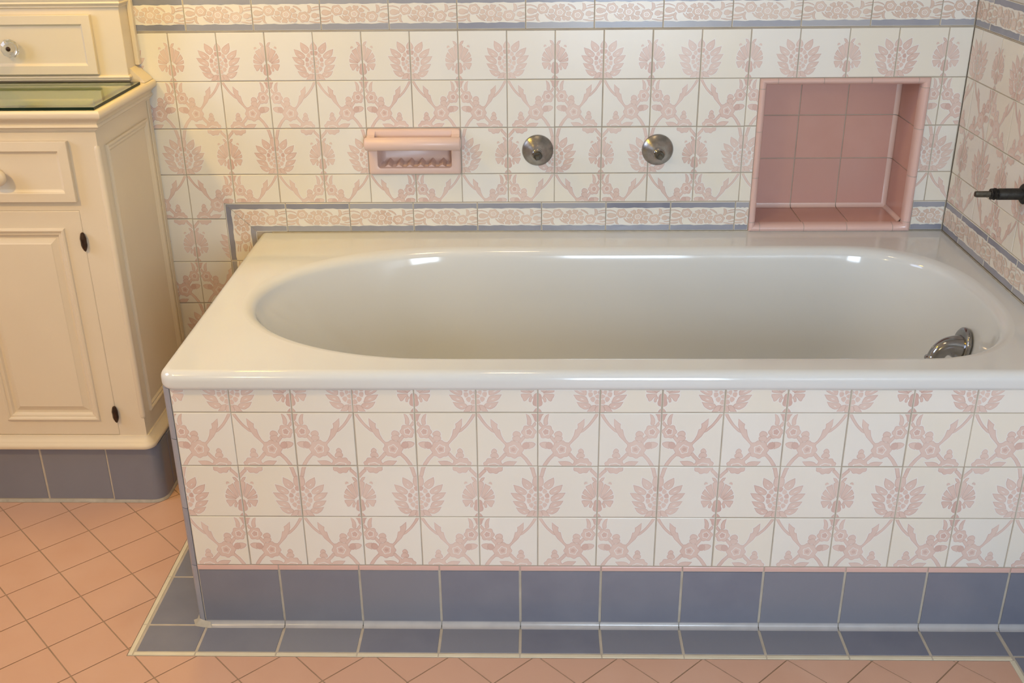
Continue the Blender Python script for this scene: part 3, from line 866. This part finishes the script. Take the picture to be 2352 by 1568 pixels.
# ------------------------------------------------------------------ soap dish
sd = thing('soap_dish', (0.258, D, 0.69), 'pink ceramic soap dish with a grab bar set into the floral wall', 'soap dish')
SX0, SX1, SZ0, SZ1 = X0+4*TB+0.0012, X0+6*TB-0.0012, 0.6895, 0.7938
mb = MB()
yF = D-0.010; yB = D+0.045
# front frame as four strips around the two openings, plus recess walls
ox0, ox1 = SX0+0.0215, SX1-0.0215
oz0, oz1 = 0.7050, 0.7600
def rect_ring(x0, x1, z0, z1, y): return [(x0, y, z0), (x1, y, z0), (x1, y, z1), (x0, y, z1)]
def rrect(x0, x1, z0, z1, y, r=0.006, n=5):
    P = []
    for cx, cz, a0 in ((x0+r, z0+r, PI), (x1-r, z0+r, 1.5*PI), (x1-r, z1-r, 0), (x0+r, z1-r, 0.5*PI)):
        for k in range(n+1):
            a = a0+PI/2*k/n; P.append((cx+r*math.cos(a), y, cz+r*math.sin(a)))
    return P
mb.grid([rrect(SX0, SX1, SZ0, SZ1, D+0.0012, 0.003), rrect(SX0, SX1, SZ0, SZ1, yF+0.005, 0.004), rrect(SX0+0.0015, SX1-0.0015, SZ0+0.0015, SZ1-0.0015, yF+0.0015, 0.005),
         rrect(SX0+0.005, SX1-0.005, SZ0+0.005, SZ1-0.005, yF, 0.006), rrect(ox0-0.004, ox1+0.004, oz0-0.004, oz1+0.004, yF, 0.008),
         rrect(ox0-0.001, ox1+0.001, oz0-0.001, oz1+0.001, yF+0.0012, 0.007), rrect(ox0, ox1, oz0, oz1, yF+0.004, 0.006),
         rrect(ox0+0.003, ox1-0.003, oz0+0.002, oz1-0.002, yB-0.008, 0.008), rrect(ox0+0.010, ox1-0.010, oz0+0.010, oz1-0.010, yB, 0.008)], 'soap', True, cap1=True)
body = mb.build('dish_body', ['soap'], sd, smooth=True, autos=0.8)
# dark back opening for the box sits in the wall: ribs on the tray
for k in range(6):
    cx = ox0+0.022+(ox1-ox0-0.044)*k/5
    mb = MB()
    sec = [(-0.0100, 0.0), (-0.0050, 0.0030), (-0.0012, 0.0056), (0.0012, 0.0056), (0.0050, 0.0030), (0.0100, 0.0)]
    rg = [[(cx+a*0.8, y_, oz0+zo+b*q) for a, b in sec] for y_, zo, q in ((yF+0.0075, 0.0008, 0.75), (yF+0.012, 0.0012, 1.0), (yB-0.010, 0.003, 1.0), (yB-0.002, 0.0045, 1.0))]
    mb.grid(rg[::-1], 'soap', True, cap0=True, cap1=True)
    fix_normals(mb.build('tray_rib', ['soap'], sd))
mb = MB()
zc_ = 0.7665; yc_ = D-0.034
xa, xb_ = SX0-0.0035, SX1+0.0035
sweep(mb, [(xa, yc_, zc_), (xa+0.0012, yc_, zc_), (xa+0.004, yc_, zc_), (xb_-0.004, yc_, zc_), (xb_-0.0012, yc_, zc_), (xb_, yc_, zc_)], [0.008, 0.0128, 0.0148, 0.0148, 0.0128, 0.008], 'soap', 32, (0, 0, 1))
bar = mb.build('grab_bar', ['soap'], sd, smooth=True, autos=0.9)
for s in (0, 1):
    mb = MB()
    cx0, cx1 = (SX0+0.001, ox0-0.003) if s == 0 else (ox1+0.003, SX1-0.001)
    prof = [(yF+0.002, SZ1-0.002), (yF-0.006, SZ1-0.010), (yc_-0.004, zc_+0.010), (yc_-0.004, zc_-0.010), (yF-0.008, zc_-0.016), (yF+0.002, zc_-0.024)]
    mb.grid([[(cx0, y, z) for y, z in prof], [(cx1, y, z) for y, z in prof]], 'soap', True, cap0=True, cap1=True)
    o = mb.build('bar_bracket', ['soap'], sd, smooth=False); fix_normals(o)

# ------------------------------------------------------------------ niche
ni = thing('wall_niche', (1.22, D, NZ0), 'pink tiled recessed niche in the back wall above the tub rim', 'niche')
QX0, QX1, QZ0, QZ1 = 1.0515, 1.3920, 0.5655, 0.8870     # opening
YN = 0.8905
CV = 0.008
nr = random.Random(9)
BX1 = QX1-0.004
mb = MB()
mb.box(QX0-0.010, QX1+0.010, YN+0.0014, YN+0.016, QZ0-0.010, QZ1+0.010, 'grout')
xs = [QX0, 1.1610, 1.2715, BX1]; zs = [QZ0+0.004, 0.6865, 0.7905, QZ1]
def mp_nb(a, b, h): return (a, YN+0.0014-h, b)
for i in range(3):
    for j in range(3):
        slab(mb, mp_nb, xs[i]+(0.0002 if i == 0 else 0), xs[i+1], zs[j], zs[j+1], 'pinktile', 0.0014, 0.0009, (nr.random(), .5), g=0.0009)
mb.build('back_tiles', ['pinktile', 'grout'], ni)
def mp_nr(a, b, h): return (BX1+0.0054-h, a, b)
def mp_nl(a, b, h): return (QX0-0.0014+h, a, b)
def flip(mb_):
    for f in mb_.f: f.reverse()
mb = MB()
mb.box(BX1+0.0054, BX1+0.016, D+0.014, YN+0.0014, QZ0-0.004, QZ1+0.004, 'grout')
for j in range(3):
    slab(mb, lambda a, b, h: (BX1+0.0054-h, -a, b), -YN+0.002, -(D+0.012), zs[j], zs[j+1], 'pinktile', 0.0014, 0.0008, (nr.random(), .5), g=0.0008)
mb.build('side_tiles', ['pinktile', 'grout'], ni)
mb = MB()
mb.box(QX0-0.014, QX0-0.0014, D+0.014, YN+0.0014, QZ0-0.004, QZ1+0.004, 'grout')
for j in range(3):
    slab(mb, lambda a, b, h: (QX0-0.0014+h, a, b), D+0.012, YN-0.002, zs[j], zs[j+1], 'pinktile', 0.0014, 0.0008, (nr.random(), .5), g=0.0008)
mb.build('side_tiles', ['pinktile', 'grout'], ni)
for nm, zz, sg in (('sill_tiles', QZ0, 1), ('top_tiles', QZ1, -1)):
    mb = MB()
    mb.box(QX0-0.010, QX1+0.010, D+0.014, YN+0.0014, zz-0.012 if sg > 0 else zz+0.0014, zz-0.0014 if sg > 0 else zz+0.012, 'grout')
    for i in range(3):
        slab(mb, (lambda a, b, h: (a, b, zz-0.0014+h)) if sg > 0 else (lambda a, b, h: (a, D+YN-b, zz+0.0014-h)), xs[i], xs[i+1] if i < 2 else QX1+0.001, D+0.012, YN-0.001, 'pinktile', 0.0014, 0.0009, (nr.random(), .5), g=0.0009)
    mb.build(nm, ['pinktile', 'grout'], ni)
# rounded outer frame
mb = MB()
def frame_run(p, q, horizontal, t):
    """half-round bullnose between the outer edge and the opening"""
    pass
FR = [(0.0, 0.0012), (0.0, -0.0035), (0.0015, -0.0060), (0.005, -0.0078), (0.009, -0.0072), (0.0125, -0.0045), (0.0150, 0.0005), (0.0162, 0.006), (0.0164, 0.0135)]
# four sides with mitred corners, cut into pieces
cor = {'l': (QX0-NX0), 'r': (NX1-QX1), 'b': (QZ0-NZ0), 't': (NZ1-QZ1)}
def side(nm, cuts, prof=None, mt='pinktrim', gp=0.0005):
    fr_prof = prof or FR
    w = cor[nm]/0.0164
    for k in range(len(cuts)-1):
        c0, c1 = cuts[k]+gp, cuts[k+1]-gp
        t = (nr.random(), 0.5)
        rg = []
        for c, endk in ((c0, k == 0), (c1, k == len(cuts)-2)):
            row = []
            for o_, dy in fr_prof:
                if nm in 'lr':
                    x = NX0+o_*w if nm == 'l' else NX1-o_*w
                    zlo, zhi = NZ0+o_*cor['b']/0.0164, NZ1-o_*cor['t']/0.0164
                    z = max(c, zlo) if c == c0 and k == 0 else (min(c, zhi) if endk else c)
                    if c == c0 and k == 0: z = zlo
                    row.append((x, D+dy, z))
                else:
                    z = NZ0+o_*w if nm == 'b' else NZ1-o_*w
                    xlo, xhi = NX0+o_*cor['l']/0.0164, NX1-o_*cor['r']/0.0164
                    x = xlo if (k == 0 and c == c0) else (xhi if endk and c == c1 else c)
                    row.append((x, D+dy, z))
            rg.append(row)
        if nm in 'lt': rg = rg[::-1] if nm == 't' else rg
        mb.grid(rg, mt, False, t)
side('t', [NX0, 1.0740, 1.1750, 1.2800, 1.3830, NX1][0:6])
side('b', [NX0, 1.0610, 1.1640, 1.2640, 1.3700, NX1])
side('l', [NZ0, 0.5700, 0.6760, 0.7830, 0.8790, NZ1])
side('r', [NZ0, 0.5700, 0.6780, 0.7870, 0.8800, NZ1])
o = mb.build('frame_trim', ['pinktrim'], ni, smooth=True, autos=0.9)
fix_normals(o)
mb = MB()
FB = [(0.0005, 0.0012), (0.0006, -0.0030), (0.002, -0.0055), (0.0052, -0.0072), (0.0088, -0.0066), (0.0121, -0.0040), (0.0145, 0.0008), (0.0157, 0.006), (0.0159, 0.0135)]
for nm_, ct in (('t', [NX0, NX1]), ('b', [NX0, NX1]), ('l', [NZ0, NZ1]), ('r', [NZ0, NZ1])): side(nm_, ct, FB, 'caulk', 0.0)
fix_normals(mb.build('frame_grout', ['caulk'], ni, smooth=True, autos=0.9))
o = [c for c in COL.objects if c.name == 'frame_trim'][0]
o['label'] = 'pale pink rounded edge tiles around the opening'
# coves in the corners of the recess
mb = MB()
def cove(p0, p1, d1, d2, r, mat='pinkcove'):
    p0, p1, d1, d2 = map(Vector, (p0, p1, d1, d2)); rows = []
    for p in (p0, p1):
        row = []
        for k in range(8):
            a = PI/2*k/7
            row.append(tuple(p+d1*r*(1-math.sin(a))+d2*r*(1-math.cos(a))))
        rows.append(row)
    mb.grid(rows, mat, False)
e = 0.0003
for i in range(3):
    cove((xs[i]+0.0008, YN-e, QZ0+e), ((xs[i+1] if i < 2 else BX1+0.003)-0.0008, YN-e, QZ0+e), (0, -1, 0), (0, 0, 1), 0.0095)
for j in range(3):
    cove((BX1+0.004-e, YN-e, zs[j]+0.0008), (BX1+0.004-e, YN-e, zs[j+1]-0.0008), (0, -1, 0), (-1, 0, 0), 0.0095)
cove((BX1+0.004-e, D+0.013, QZ0+e), (BX1+0.004-e, YN-0.001, QZ0+e), (-1, 0, 0), (0, 0, 1), 0.008)
o = mb.build('cove_trim', ['pinkcove'], ni, smooth=True); o['label'] = 'light pink coved corner strips inside the recess'

# ------------------------------------------------------------------ faucet valves
def valve(x, label, spin):
    v = thing('faucet_valve', (x, D, 0.7427), label, 'faucet', 'bare valve stems over the tub')
    mb = MB(); c = (x, D, 0.7427)
    lathe(mb, c, (0, -1, 0), [(0.0345, -0.0003), (0.0358, 0.0006), (0.0356, 0.0022), (0.033, 0.0045), (0.026, 0.0115), (0.019, 0.021), (0.0145, 0.030), (0.0128, 0.036), (0.0001, 0.036)], 'chrome', 56)
    mb.build('escutcheon', ['chrome'], v, smooth=True, autos=0.9)
    mb = MB()
    lathe(mb, (x, D-0.0355, 0.7427), (0, -1, 0), [(0.0128, 0), (0.0140, 0.001), (0.0143, 0.004), (0.0132, 0.0075), (0.0112, 0.010), (0.0001, 0.010)], 'brightchrome', 40)
    mb.build('collar', ['brightchrome'], v, smooth=True, autos=0.9)
    mb = MB()
    lathe(mb, (x, D-0.045, 0.7427), (0, -1, 0), [(0.0095, 0), (0.0095, 0.008), (0.0082, 0.009), (0.0082, 0.016)], 'stemmetal', 24)
    q = []
    for d, r in ((0.0155, 0.0072), (0.029, 0.0066), (0.0305, 0.0055)):
        q.append([(x+r*math.cos(spin+PI/4+k*PI/2), D-0.045-d, 0.7427+r*math.sin(spin+PI/4+k*PI/2)) for k in range(4)])
    mb.grid(q, 'stemmetal', True, cap0=True, cap1=True)
    mb.build('valve_stem', ['stemmetal'], v, smooth=True, autos=0.5)
    return v
valve(0.5411, 'worn chrome cone valve nearer the pink soap dish, handle missing', 0.2)
valve(0.8144, 'chrome cone valve nearer the pink wall niche, handle missing', 0.9)

# ------------------------------------------------------------------ bare pipe on the right wall
ps = thing('valve_pipe', (XR, 0.38, 0.745), 'blackened valve pipe with a bare square stem sticking out of the right wall', 'pipe')
mb = MB(); c = (XR-0.001, 0.38, 0.745); axm = (-1, 0, 0)
lathe(mb, c, axm, [(0.019, -0.0016), (0.020, 0.002), (0.0185, 0.004), (0.0155, 0.006), (0.0001, 0.006)], 'darkmetal', 32)
mb.build('wall_nut', ['darkmetal'], ps, smooth=True, autos=0.9)
mb = MB()
lathe(mb, (XR-0.006, 0.38, 0.745), axm, [(0.0112, 0), (0.0112, 0.044), (0.0102, 0.0462), (0.0001, 0.0462)], 'darkmetal', 28)
mb.build('pipe', ['darkmetal'], ps, smooth=True, autos=0.6)
mb = MB()
pr = [(0.0085, 0)]
rj = random.Random(4)
for k in range(5):
    pr += [(0.0118+rj.uniform(-0.001, 0.001), 0.0015+k*0.0032), (0.0088, 0.0032+k*0.0032)]
pr += [(0.0001, 0.0175)]
lathe(mb, (XR-0.051, 0.38, 0.745), axm, pr, 'darkmetal', 15)
mb.v = [(p[0]+rj.uniform(-0.0004, 0.0004), p[1]+rj.uniform(-0.0009, 0.0009), p[2]+rj.uniform(-0.0009, 0.0009)) for p in mb.v]
mb.build('packing_thread', ['darkmetal'], ps)
mb = MB()
q = []
for d, r in ((0.0, 0.0072), (0.026, 0.0070), (0.0285, 0.0058)):
    q.append([(XR-0.0675-d, 0.38+r*math.cos(0.75+k*PI/4)*(1.0 if k % 2 == 0 else 0.86), 0.745+r*math.sin(0.75+k*PI/4)*(1.0 if k % 2 == 0 else 0.86)) for k in range(8)])
mb.grid(q, 'stemmetal', True, cap0=True, cap1=True)
o = mb.build('square_stem', ['stemmetal'], ps); fix_normals(o)

# ------------------------------------------------------------------ vanity cabinet
vc = thing('vanity_cabinet', (-0.7, 0.6, 0.0), 'cream painted vanity cabinet with panelled door and blue tiled toe kick', 'cabinet')
CY, CXR, CXL = 0.4336, -0.3370, -1.06
mb = MB(); mb.box(CXL, CXR-0.0005, CY+0.0075, D-0.003, 0.148, 0.885, 'paint')
mb.build('carcass', ['paint'], vc)
mb = MB()
mb.box(CXL, CXR-0.0005, CY, CY+0.0074, 0.148, 0.1784, 'paint'); mb.box(CXL, CXR-0.0005, CY, CY+0.0074, 0.7017, 0.885, 'paint')
for a_, b_ in ((CXL, -1.0057), (-0.7213, -0.6827), (-0.3978, CXR-0.0005)): mb.box(a_, b_, CY, CY+0.0074, 0.1784, 0.7017, 'paint')
mb.build('face_frame', ['paint'], vc)
def panel(mb, mp, a0, a1, b0, b1, prof, mat='paint'):
    """concentric rectangles: prof = (inset, height)"""
    rg = []
    for i, h in prof:
        rg.append([mp(a0+i, b0+i, h), mp(a1-i, b0+i, h), mp(a1-i, b1-i, h), mp(a0+i, b1-i, h)])
    mb.grid(rg, mat, True, cap1=True)
def mp_cf(a, b, h): return (a, CY-h, b)
def mp_cs(a, b, h): return (CXR+h, a, b)
HX = []
for bay, (bx0, bx1) in enumerate(((-0.682, -0.3985), (-1.005, -0.722))):
    # door: flush frame with a moulded raised panel
    mb = MB()
    panel(mb, mp_cf, bx0, bx1, 0.1790, 0.7010, [(0, 0.0), (0, 0.0012), (0.0015, 0.0022), (0.0365, 0.0022), (0.038, 0.0060), (0.041, 0.0072), (0.0445, 0.0055), (0.046, 0.0030), (0.049, 0.0030), (0.052, 0.0016), (0.055, -0.0032), (0.060, -0.0036), (0.0700, 0.0010), (0.0715, 0.0024)])
    mb.v = [(p[0], p[1]+0.0018, p[2]) for p in mb.v]          # the frame of the door is flush with the face frame
    mb.v[0:4] = [(p[0], CY+0.0070, p[2]) for p in mb.v[0:4]]
    d = mb.build('door', ['paint'], vc)
    for hz in (0.636, 0.233):
        mb = MB(); hx = bx1+0.0005 if bay == 0 else bx0-0.0005
        lathe(mb, (hx, CY-0.0055, hz-0.021), (0, 0, 1), [(0.0005, 0), (0.0030, 0.003), (0.0055, 0.009), (0.0066, 0.014), (0.0064, 0.020), (0.0064, 0.0215), (0.0068, 0.028), (0.0055, 0.034), (0.0036, 0.040), (0.0005, 0.042)], 'hinge', 7)
        mb.build('hinge', ['hinge'], d)['label'] = 'dark bronze hinge'
    mb = MB()
    panel(mb, mp_cf, bx0+0.004, bx1+0.0025, 0.7225, 0.8470, [(0, -0.0008), (0, 0.0105), (0.001, 0.0115), (0.0185, 0.0125), (0.0195, 0.0120), (0.0210, 0.0085), (0.0245, 0.0065), (0.0265, 0.0058)])
    dr = mb.build('drawer', ['paint'], vc)
    mb = MB(); kx = (bx0+bx1)/2-0.001
    lathe(mb, (kx, CY-0.0055, 0.7790), (0, -1, 0), [(0.008, 0), (0.007, 0.006), (0.009, 0.010), (0.0165, 0.014), (0.019, 0.019), (0.0185, 0.023), (0.014, 0.027), (0.006, 0.0285), (0.0005, 0.029)], 'paint', 32)
    mb.build('knob', ['paint'], dr, smooth=True)['label'] = 'white painted round knob'
# moulded side panel
mb = MB()
panel(mb, mp_cs, CY+0.0365, D-0.041, 0.2209, 0.8290, [(0, -0.0004), (0.000, 0.0035), (0.003, 0.0055), (0.006, 0.0045), (0.0085, 0.0020), (0.012, 0.0034), (0.015, 0.0016), (0.017, 0.0004), (0.06, 0.0004)])
mb.build('side_panel', ['paint'], vc)
mb = MB()   # stiles of the flank near the wall
mb.box(CXR-0.0006, CXR+0.0022, D-0.020, D-0.003, 0.186, 0.868, 'paint', bev=0.0008)
mb.build('wall_stile', ['paint'], vc)
mb = MB()   # bead let into the front corner
for rr_, zz0, zz1 in ((0.0065, 0.218, 0.838),):
    lathe(mb, (CXR-0.0035, CY+0.0035, zz0), (0, 0, 1), [(0.001, 0), (rr_*0.8, 0.004), (rr_, 0.010), (rr_, zz1-zz0-0.010), (rr_*0.8, zz1-zz0-0.004), (0.001, zz1-zz0)], 'paint', 20)
mb.build('corner_bead', ['paint'], vc, smooth=True)
def run_moulding(mb, pts, prof, mat='paint'):
    """pts: polyline (x,y) with outward normals to the right-hand side; prof: (out, z) closed loop"""
    n = len(pts); rows = []
    for i, p in enumerate(pts):
        P = Vector(p)
        d = []
        if i > 0: d.append((P-Vector(pts[i-1])).normalized())
        if i < n-1: d.append((Vector(pts[i+1])-P).normalized())
        nn = [Vector((t.y, -t.x)) for t in d]
        m = nn[0] if len(nn) == 1 else (nn[0]+nn[1])/(1+nn[0].dot(nn[1]))
        rows.append([(P.x+m.x*o_, P.y+m.y*o_, z) for o_, z in prof])
    mb.grid(rows, mat, True, cap0=True, cap1=True)
path = [(CXL, CY), (CXR, CY), (CXR, D-0.003)]
mb = MB()
run_moulding(mb, path, [(-0.01, 0.8660), (0.0035, 0.8660), (0.0035, 0.8690), (0.0070, 0.8695), (0.0070, 0.8715), (0.0095, 0.8725), (0.0115, 0.8750), (0.0105, 0.8785), (0.0085, 0.8800), (0.0090, 0.8825),
                        (0.0115, 0.8870), (0.0165, 0.8910), (0.0205, 0.8935), (0.0225, 0.8970), (0.0225, 0.9030), (0.0205, 0.9070), (0.0175, 0.9090), (0.010, 0.9096), (-0.01, 0.9096)])
o = mb.build('cornice', ['paint'], vc, smooth=True, autos=0.75); fix_normals(o)
mb = MB(); mb.box(CXL, CXR+0.004, CY-0.004, D-0.003, 0.8862, 0.9096, 'paint'); mb.build('countertop', ['paint'], vc)
mb = MB()
def rpath(r, k=8):
    P = [(CXL, CY)]
    for q in range(k+1):
        a = -PI/2+PI/2*q/k; P.append((CXR-r+r*math.cos(a), CY+r+r*math.sin(a)))
    return P+[(CXR, D-0.003)]
run_moulding(mb, rpath(0.008), [(-0.006, 0.1470), (0.0110, 0.1470), (0.0150, 0.1490), (0.0165, 0.1535), (0.0155, 0.1585), (0.0120, 0.1615), (0.0112, 0.1635), (0.0080, 0.1680), (0.0045, 0.1725), (0.0030, 0.1775), (-0.006, 0.1780)])
o = mb.build('base_moulding', ['paint'], vc, smooth=True, autos=0.75); fix_normals(o)
# blue tiled toe kick with a rounded corner
tk = None
TKX = -0.3200
mb = MB(); mb.box(CXL, TKX-0.031, CY+0.0012, D-0.004, 0.001, 0.1450, 'greygrout'); mb.box(TKX-0.031, TKX-0.004, CY+0.032, D-0.004, 0.001, 0.1455, 'greygrout')
tk = mb.build('toe_kick', ['greygrout'], vc)
jt = [-1.045, -0.8935, -0.742, -0.5900, -0.4383]
for k in range(4):
    mb = MB()
    slab(mb, lambda a, b, h: (a, CY+0.004-h, b), jt[k], jt[k+1], 0.008, 0.1455, 'blue', 0.004, 0.0012, (0.2+0.2*k, .5), g=0.0019)
    mb.build('toe_tile', ['blue'], tk)['label'] = 'slate blue toe kick tile'
mb = MB()
Pp = [(jt[4]+0.0014, CY)]
r = 0.030
for q in range(11):
    a = -PI/2+PI/2*q/10; Pp.append((TKX-r+r*math.cos(a), CY+r+r*math.sin(a)))
Pp.append((TKX, CY+0.066))
run_moulding(mb, Pp, [(-0.0038, 0.008), (0, 0.008), (0, 0.1455), (-0.0038, 0.1455)], 'blue')
o = mb.build('corner_tile', ['blue'], tk, smooth=True, autos=0.7); fix_normals(o); o['label'] = 'slate blue rounded corner tile'
mb = MB()
yy = CY+0.068
for k in range(2):
    slab(mb, lambda a, b, h: (TKX-0.004+h, a, b), yy, min(yy+0.15, D-0.005), 0.008, 0.1455, 'blue', 0.004, 0.0012, (0.5, .5), g=0.0014); yy += 0.15
mb.build('toe_tile', ['blue'], tk)['label'] = 'slate blue toe kick tile'
mb = MB()
cp = [(CXL+0.02, CY+0.004)]
for q in range(9):
    a = -PI/2+PI/2*q/8; cp.append((TKX-0.03+0.026*math.cos(a), CY+0.03+0.026*math.sin(a)))
cp.append((TKX-0.004, D-0.006))
run_moulding(mb, cp, [(-0.003, 0.0006), (0.0062, 0.0006), (0.0055, 0.0045), (0.0035, 0.0078), (-0.003, 0.0078)], 'caulk')
o = mb.build('grout_bead', ['caulk'], tk, smooth=True, autos=0.9); fix_normals(o)

# glass top
GX1, GY0, GY1 = -0.3255, 0.4175, 0.684
mb = MB()
z0, z1 = 0.9100, 0.9158
fm = [(CXL+0.005, GY0), (GX1, GY0), (GX1, GY1), (CXL+0.005, GY1)]
mb.poly([(x, y, z1) for x, y in fm], 'glass'); mb.poly([(x, y, z0) for x, y in fm[::-1]], 'glass')
for k in range(4):
    a, b = fm[k-1], fm[k]
    mb.poly([(a[0], a[1], z0), (b[0], b[1], z0), (b[0], b[1], z1), (a[0], a[1], z1)], 'glassedge')
o = mb.build('glass_top', ['glass', 'glassedge']); fix_normals(o)
tag(o, 'clear glass sheet with dark green edge lying on the cream cabinet top', 'glass sheet')

# hutch
HY, HXR = 0.6905, -0.3510
hu = thing('hutch', (-0.7, 0.72, 0.9096), 'cream hutch with a small panelled drawer standing on the back of the vanity', 'hutch')
mb = MB(); mb.box(CXL, HXR, HY+0.001, D-0.003, 0.9188, 1.42, 'paint', bev=0.001); mb.box(CXL, HXR-0.004, HY+0.016, D-0.003, 0.9098, 0.9188, 'paint'); mb.build('carcass', ['paint'], hu)
mb = MB(); hp = [(CXL, HY), (HXR, HY), (HXR, D-0.003)]
run_moulding(mb, hp, [(-0.010, 0.9188), (0.0022, 0.9188), (0.0022, 0.9225), (0.0040, 0.9245), (0.0035, 0.9270), (0.0008, 0.9290), (-0.010, 0.9290)])
o = mb.build('base_moulding', ['paint'], hu, smooth=True, autos=0.75); fix_normals(o)
mb = MB()
run_moulding(mb, [(HXR, HY+0.012), (HXR, D-0.003)], [(-0.002, 0.9102), (0.030, 0.9102), (0.026, 0.9160), (0.012, 0.9290), (0.0025, 0.9400), (-0.002, 0.9420)])
o = mb.build('foot_bracket', ['paint'], hu, smooth=True, autos=0.75); fix_normals(o)
mb = MB()
run_moulding(mb, hp, [(-0.006, 1.0705), (0.0015, 1.0705), (0.0030, 1.0725), (0.0015, 1.0745), (0.0045, 1.0770), (0.0065, 1.0800), (0.0050, 1.0835), (0.0070, 1.0870), (0.0070, 1.0930), (-0.006, 1.0930)])
o = mb.build('middle_moulding', ['paint'], hu, smooth=True, autos=0.75); fix_normals(o)
mb = MB(); mb.box(HXR-0.0005, HXR+0.010, D-0.018, D-0.003, 0.942, 1.42, 'paint', bev=0.002); mb.build('edge_bead', ['paint'], hu)
mb = MB()
panel(mb, lambda a, b, h: (a, HY-h, b), -0.766, -0.4130, 0.9325, 1.0570, [(0, -0.0004), (0, 0.0085), (0.001, 0.0095), (0.0185, 0.0100), (0.0200, 0.0085), (0.0225, 0.0060), (0.0240, 0.0055)])
dr = mb.build('drawer', ['paint'], hu)
mb = MB()
lathe(mb, (-0.5895, HY-0.0045, 0.9905), (0, -1, 0), [(0.0085, 0), (0.0075, 0.006), (0.0120, 0.010), (0.0190, 0.014), (0.0205, 0.0185), (0.0185, 0.0235), (0.0110, 0.0265), (0.0062, 0.0270), (0.0055, 0.0255), (0.0005, 0.0255)], 'crystal', 10)
kb = mb.build('knob', ['crystal'], dr); kb['label'] = 'faceted clear glass knob'
mb = MB()
lathe(mb, (-0.5895, HY-0.0045-0.0258, 0.9905), (0, -1, 0), [(0.0050, 0), (0.0050, 0.0008), (0.0030, 0.0018), (0.0005, 0.0020)], 'hinge', 16)
o = mb.build('screw', ['hinge'], dr, smooth=True)

# ------------------------------------------------------------------ light
def area_light(name, loc, rot, sx, sy, power, color):
    l = bpy.data.lights.new(name, 'AREA'); l.shape = 'RECTANGLE'; l.size = sx; l.size_y = sy; l.energy = power; l.color = color
    o = bpy.data.objects.new(name, l); COL.objects.link(o); o.location = loc; o.rotation_euler = rot
    return o
def point_light(name, loc, r, power, color):
    l = bpy.data.lights.new(name, 'POINT'); l.energy = power; l.color = color; l.shadow_soft_size = r
    o = bpy.data.objects.new(name, l); COL.objects.link(o); o.location = loc
    return o
# daylight through the two windows
area_light('daylight_left', (XL-0.09, (W1[0]+W1[1])/2, (W1[2]+W1[3])/2), (0, -PI/2, 0), W1[3]-W1[2]-0.1, W1[1]-W1[0]-0.1, 23, (0.56, 0.69, 1.0))
area_light('daylight_front', ((W2[0]+W2[1])/2, YF-0.09, (W2[2]+W2[3])/2), (PI/2, 0, 0), W2[1]-W2[0]-0.1, W2[3]-W2[2]-0.1, 61, (0.69, 0.84, 1.0))
# warm lamps: one before the added partition left of the camera, one above the vanity, an added fill spot for the vanity side, a ceiling downlight
def spot(name, loc, target, power, color, cone, blend, r):
    l = bpy.data.lights.new(name, 'SPOT'); l.energy = power; l.color = color; l.spot_size = math.radians(cone); l.spot_blend = blend; l.shadow_soft_size = r
    o = bpy.data.objects.new(name, l); COL.objects.link(o); o.location = loc
    o.rotation_euler = (Vector(target)-Vector(loc)).to_track_quat('-Z', 'Y').to_euler()
point_light('mirror_lamp', (-0.53, -1.74, 1.71), 0.05, 14, (1.0, 0.79, 0.40))
point_light('vanity_lamp', (-0.22, 0.46, 1.50), 0.05, 11, (1.0, 0.63, 0.06))
spot('warm_fill_spot', (-0.95, -1.0, 2.2), (-0.55, 0.25, 0.2), 84, (1.0, 0.62, 0.20), 62, 0.9, 0.08)  # added spot: warms cabinet and left floor, aimed clear of the right wall
spot('downlight', (0.45, 0.0, ZC-0.03), (0.45, 0.0, 0), 16, (1.0, 0.70, 0.36), 95, 0.8, 0.08)
w = bpy.data.worlds.new('world'); SC.world = w; w.use_nodes = True
w.node_tree.nodes['Background'].inputs[0].default_value = (0.75, 0.82, 0.95, 1)
w.node_tree.nodes['Background'].inputs[1].default_value = 0.4

# ------------------------------------------------------------------ camera
cam = bpy.data.cameras.new('camera'); co = bpy.data.objects.new('camera', cam); COL.objects.link(co)
cam.sensor_fit = 'HORIZONTAL'; cam.sensor_width = 36.0; cam.lens = 2447.085/2352*36.0; cam.clip_start = 0.02
p, yaw, roll = 0.421034, 0.0247596, -0.0108177
Rz = Matrix.Rotation(yaw, 3, 'Z')
f = Rz @ Vector((0, math.cos(p), -math.sin(p))); u = Rz @ Vector((0, math.sin(p), math.cos(p))); r = Rz @ Vector((1, 0, 0))
r2 = r*math.cos(roll)+u*math.sin(roll); u2 = -r*math.sin(roll)+u*math.cos(roll)
mm = Matrix((r2, u2, -f)).transposed().to_4x4(); mm.translation = Vector((0.537110, -1.648679, 1.340336))
co.matrix_world = mm
SC.camera = co
SC.view_settings.view_transform = 'Standard'; SC.view_settings.look = 'None'
SC.view_settings.exposure = -0.12; SC.view_settings.gamma = 1.0
SC.view_settings.use_curve_mapping = False
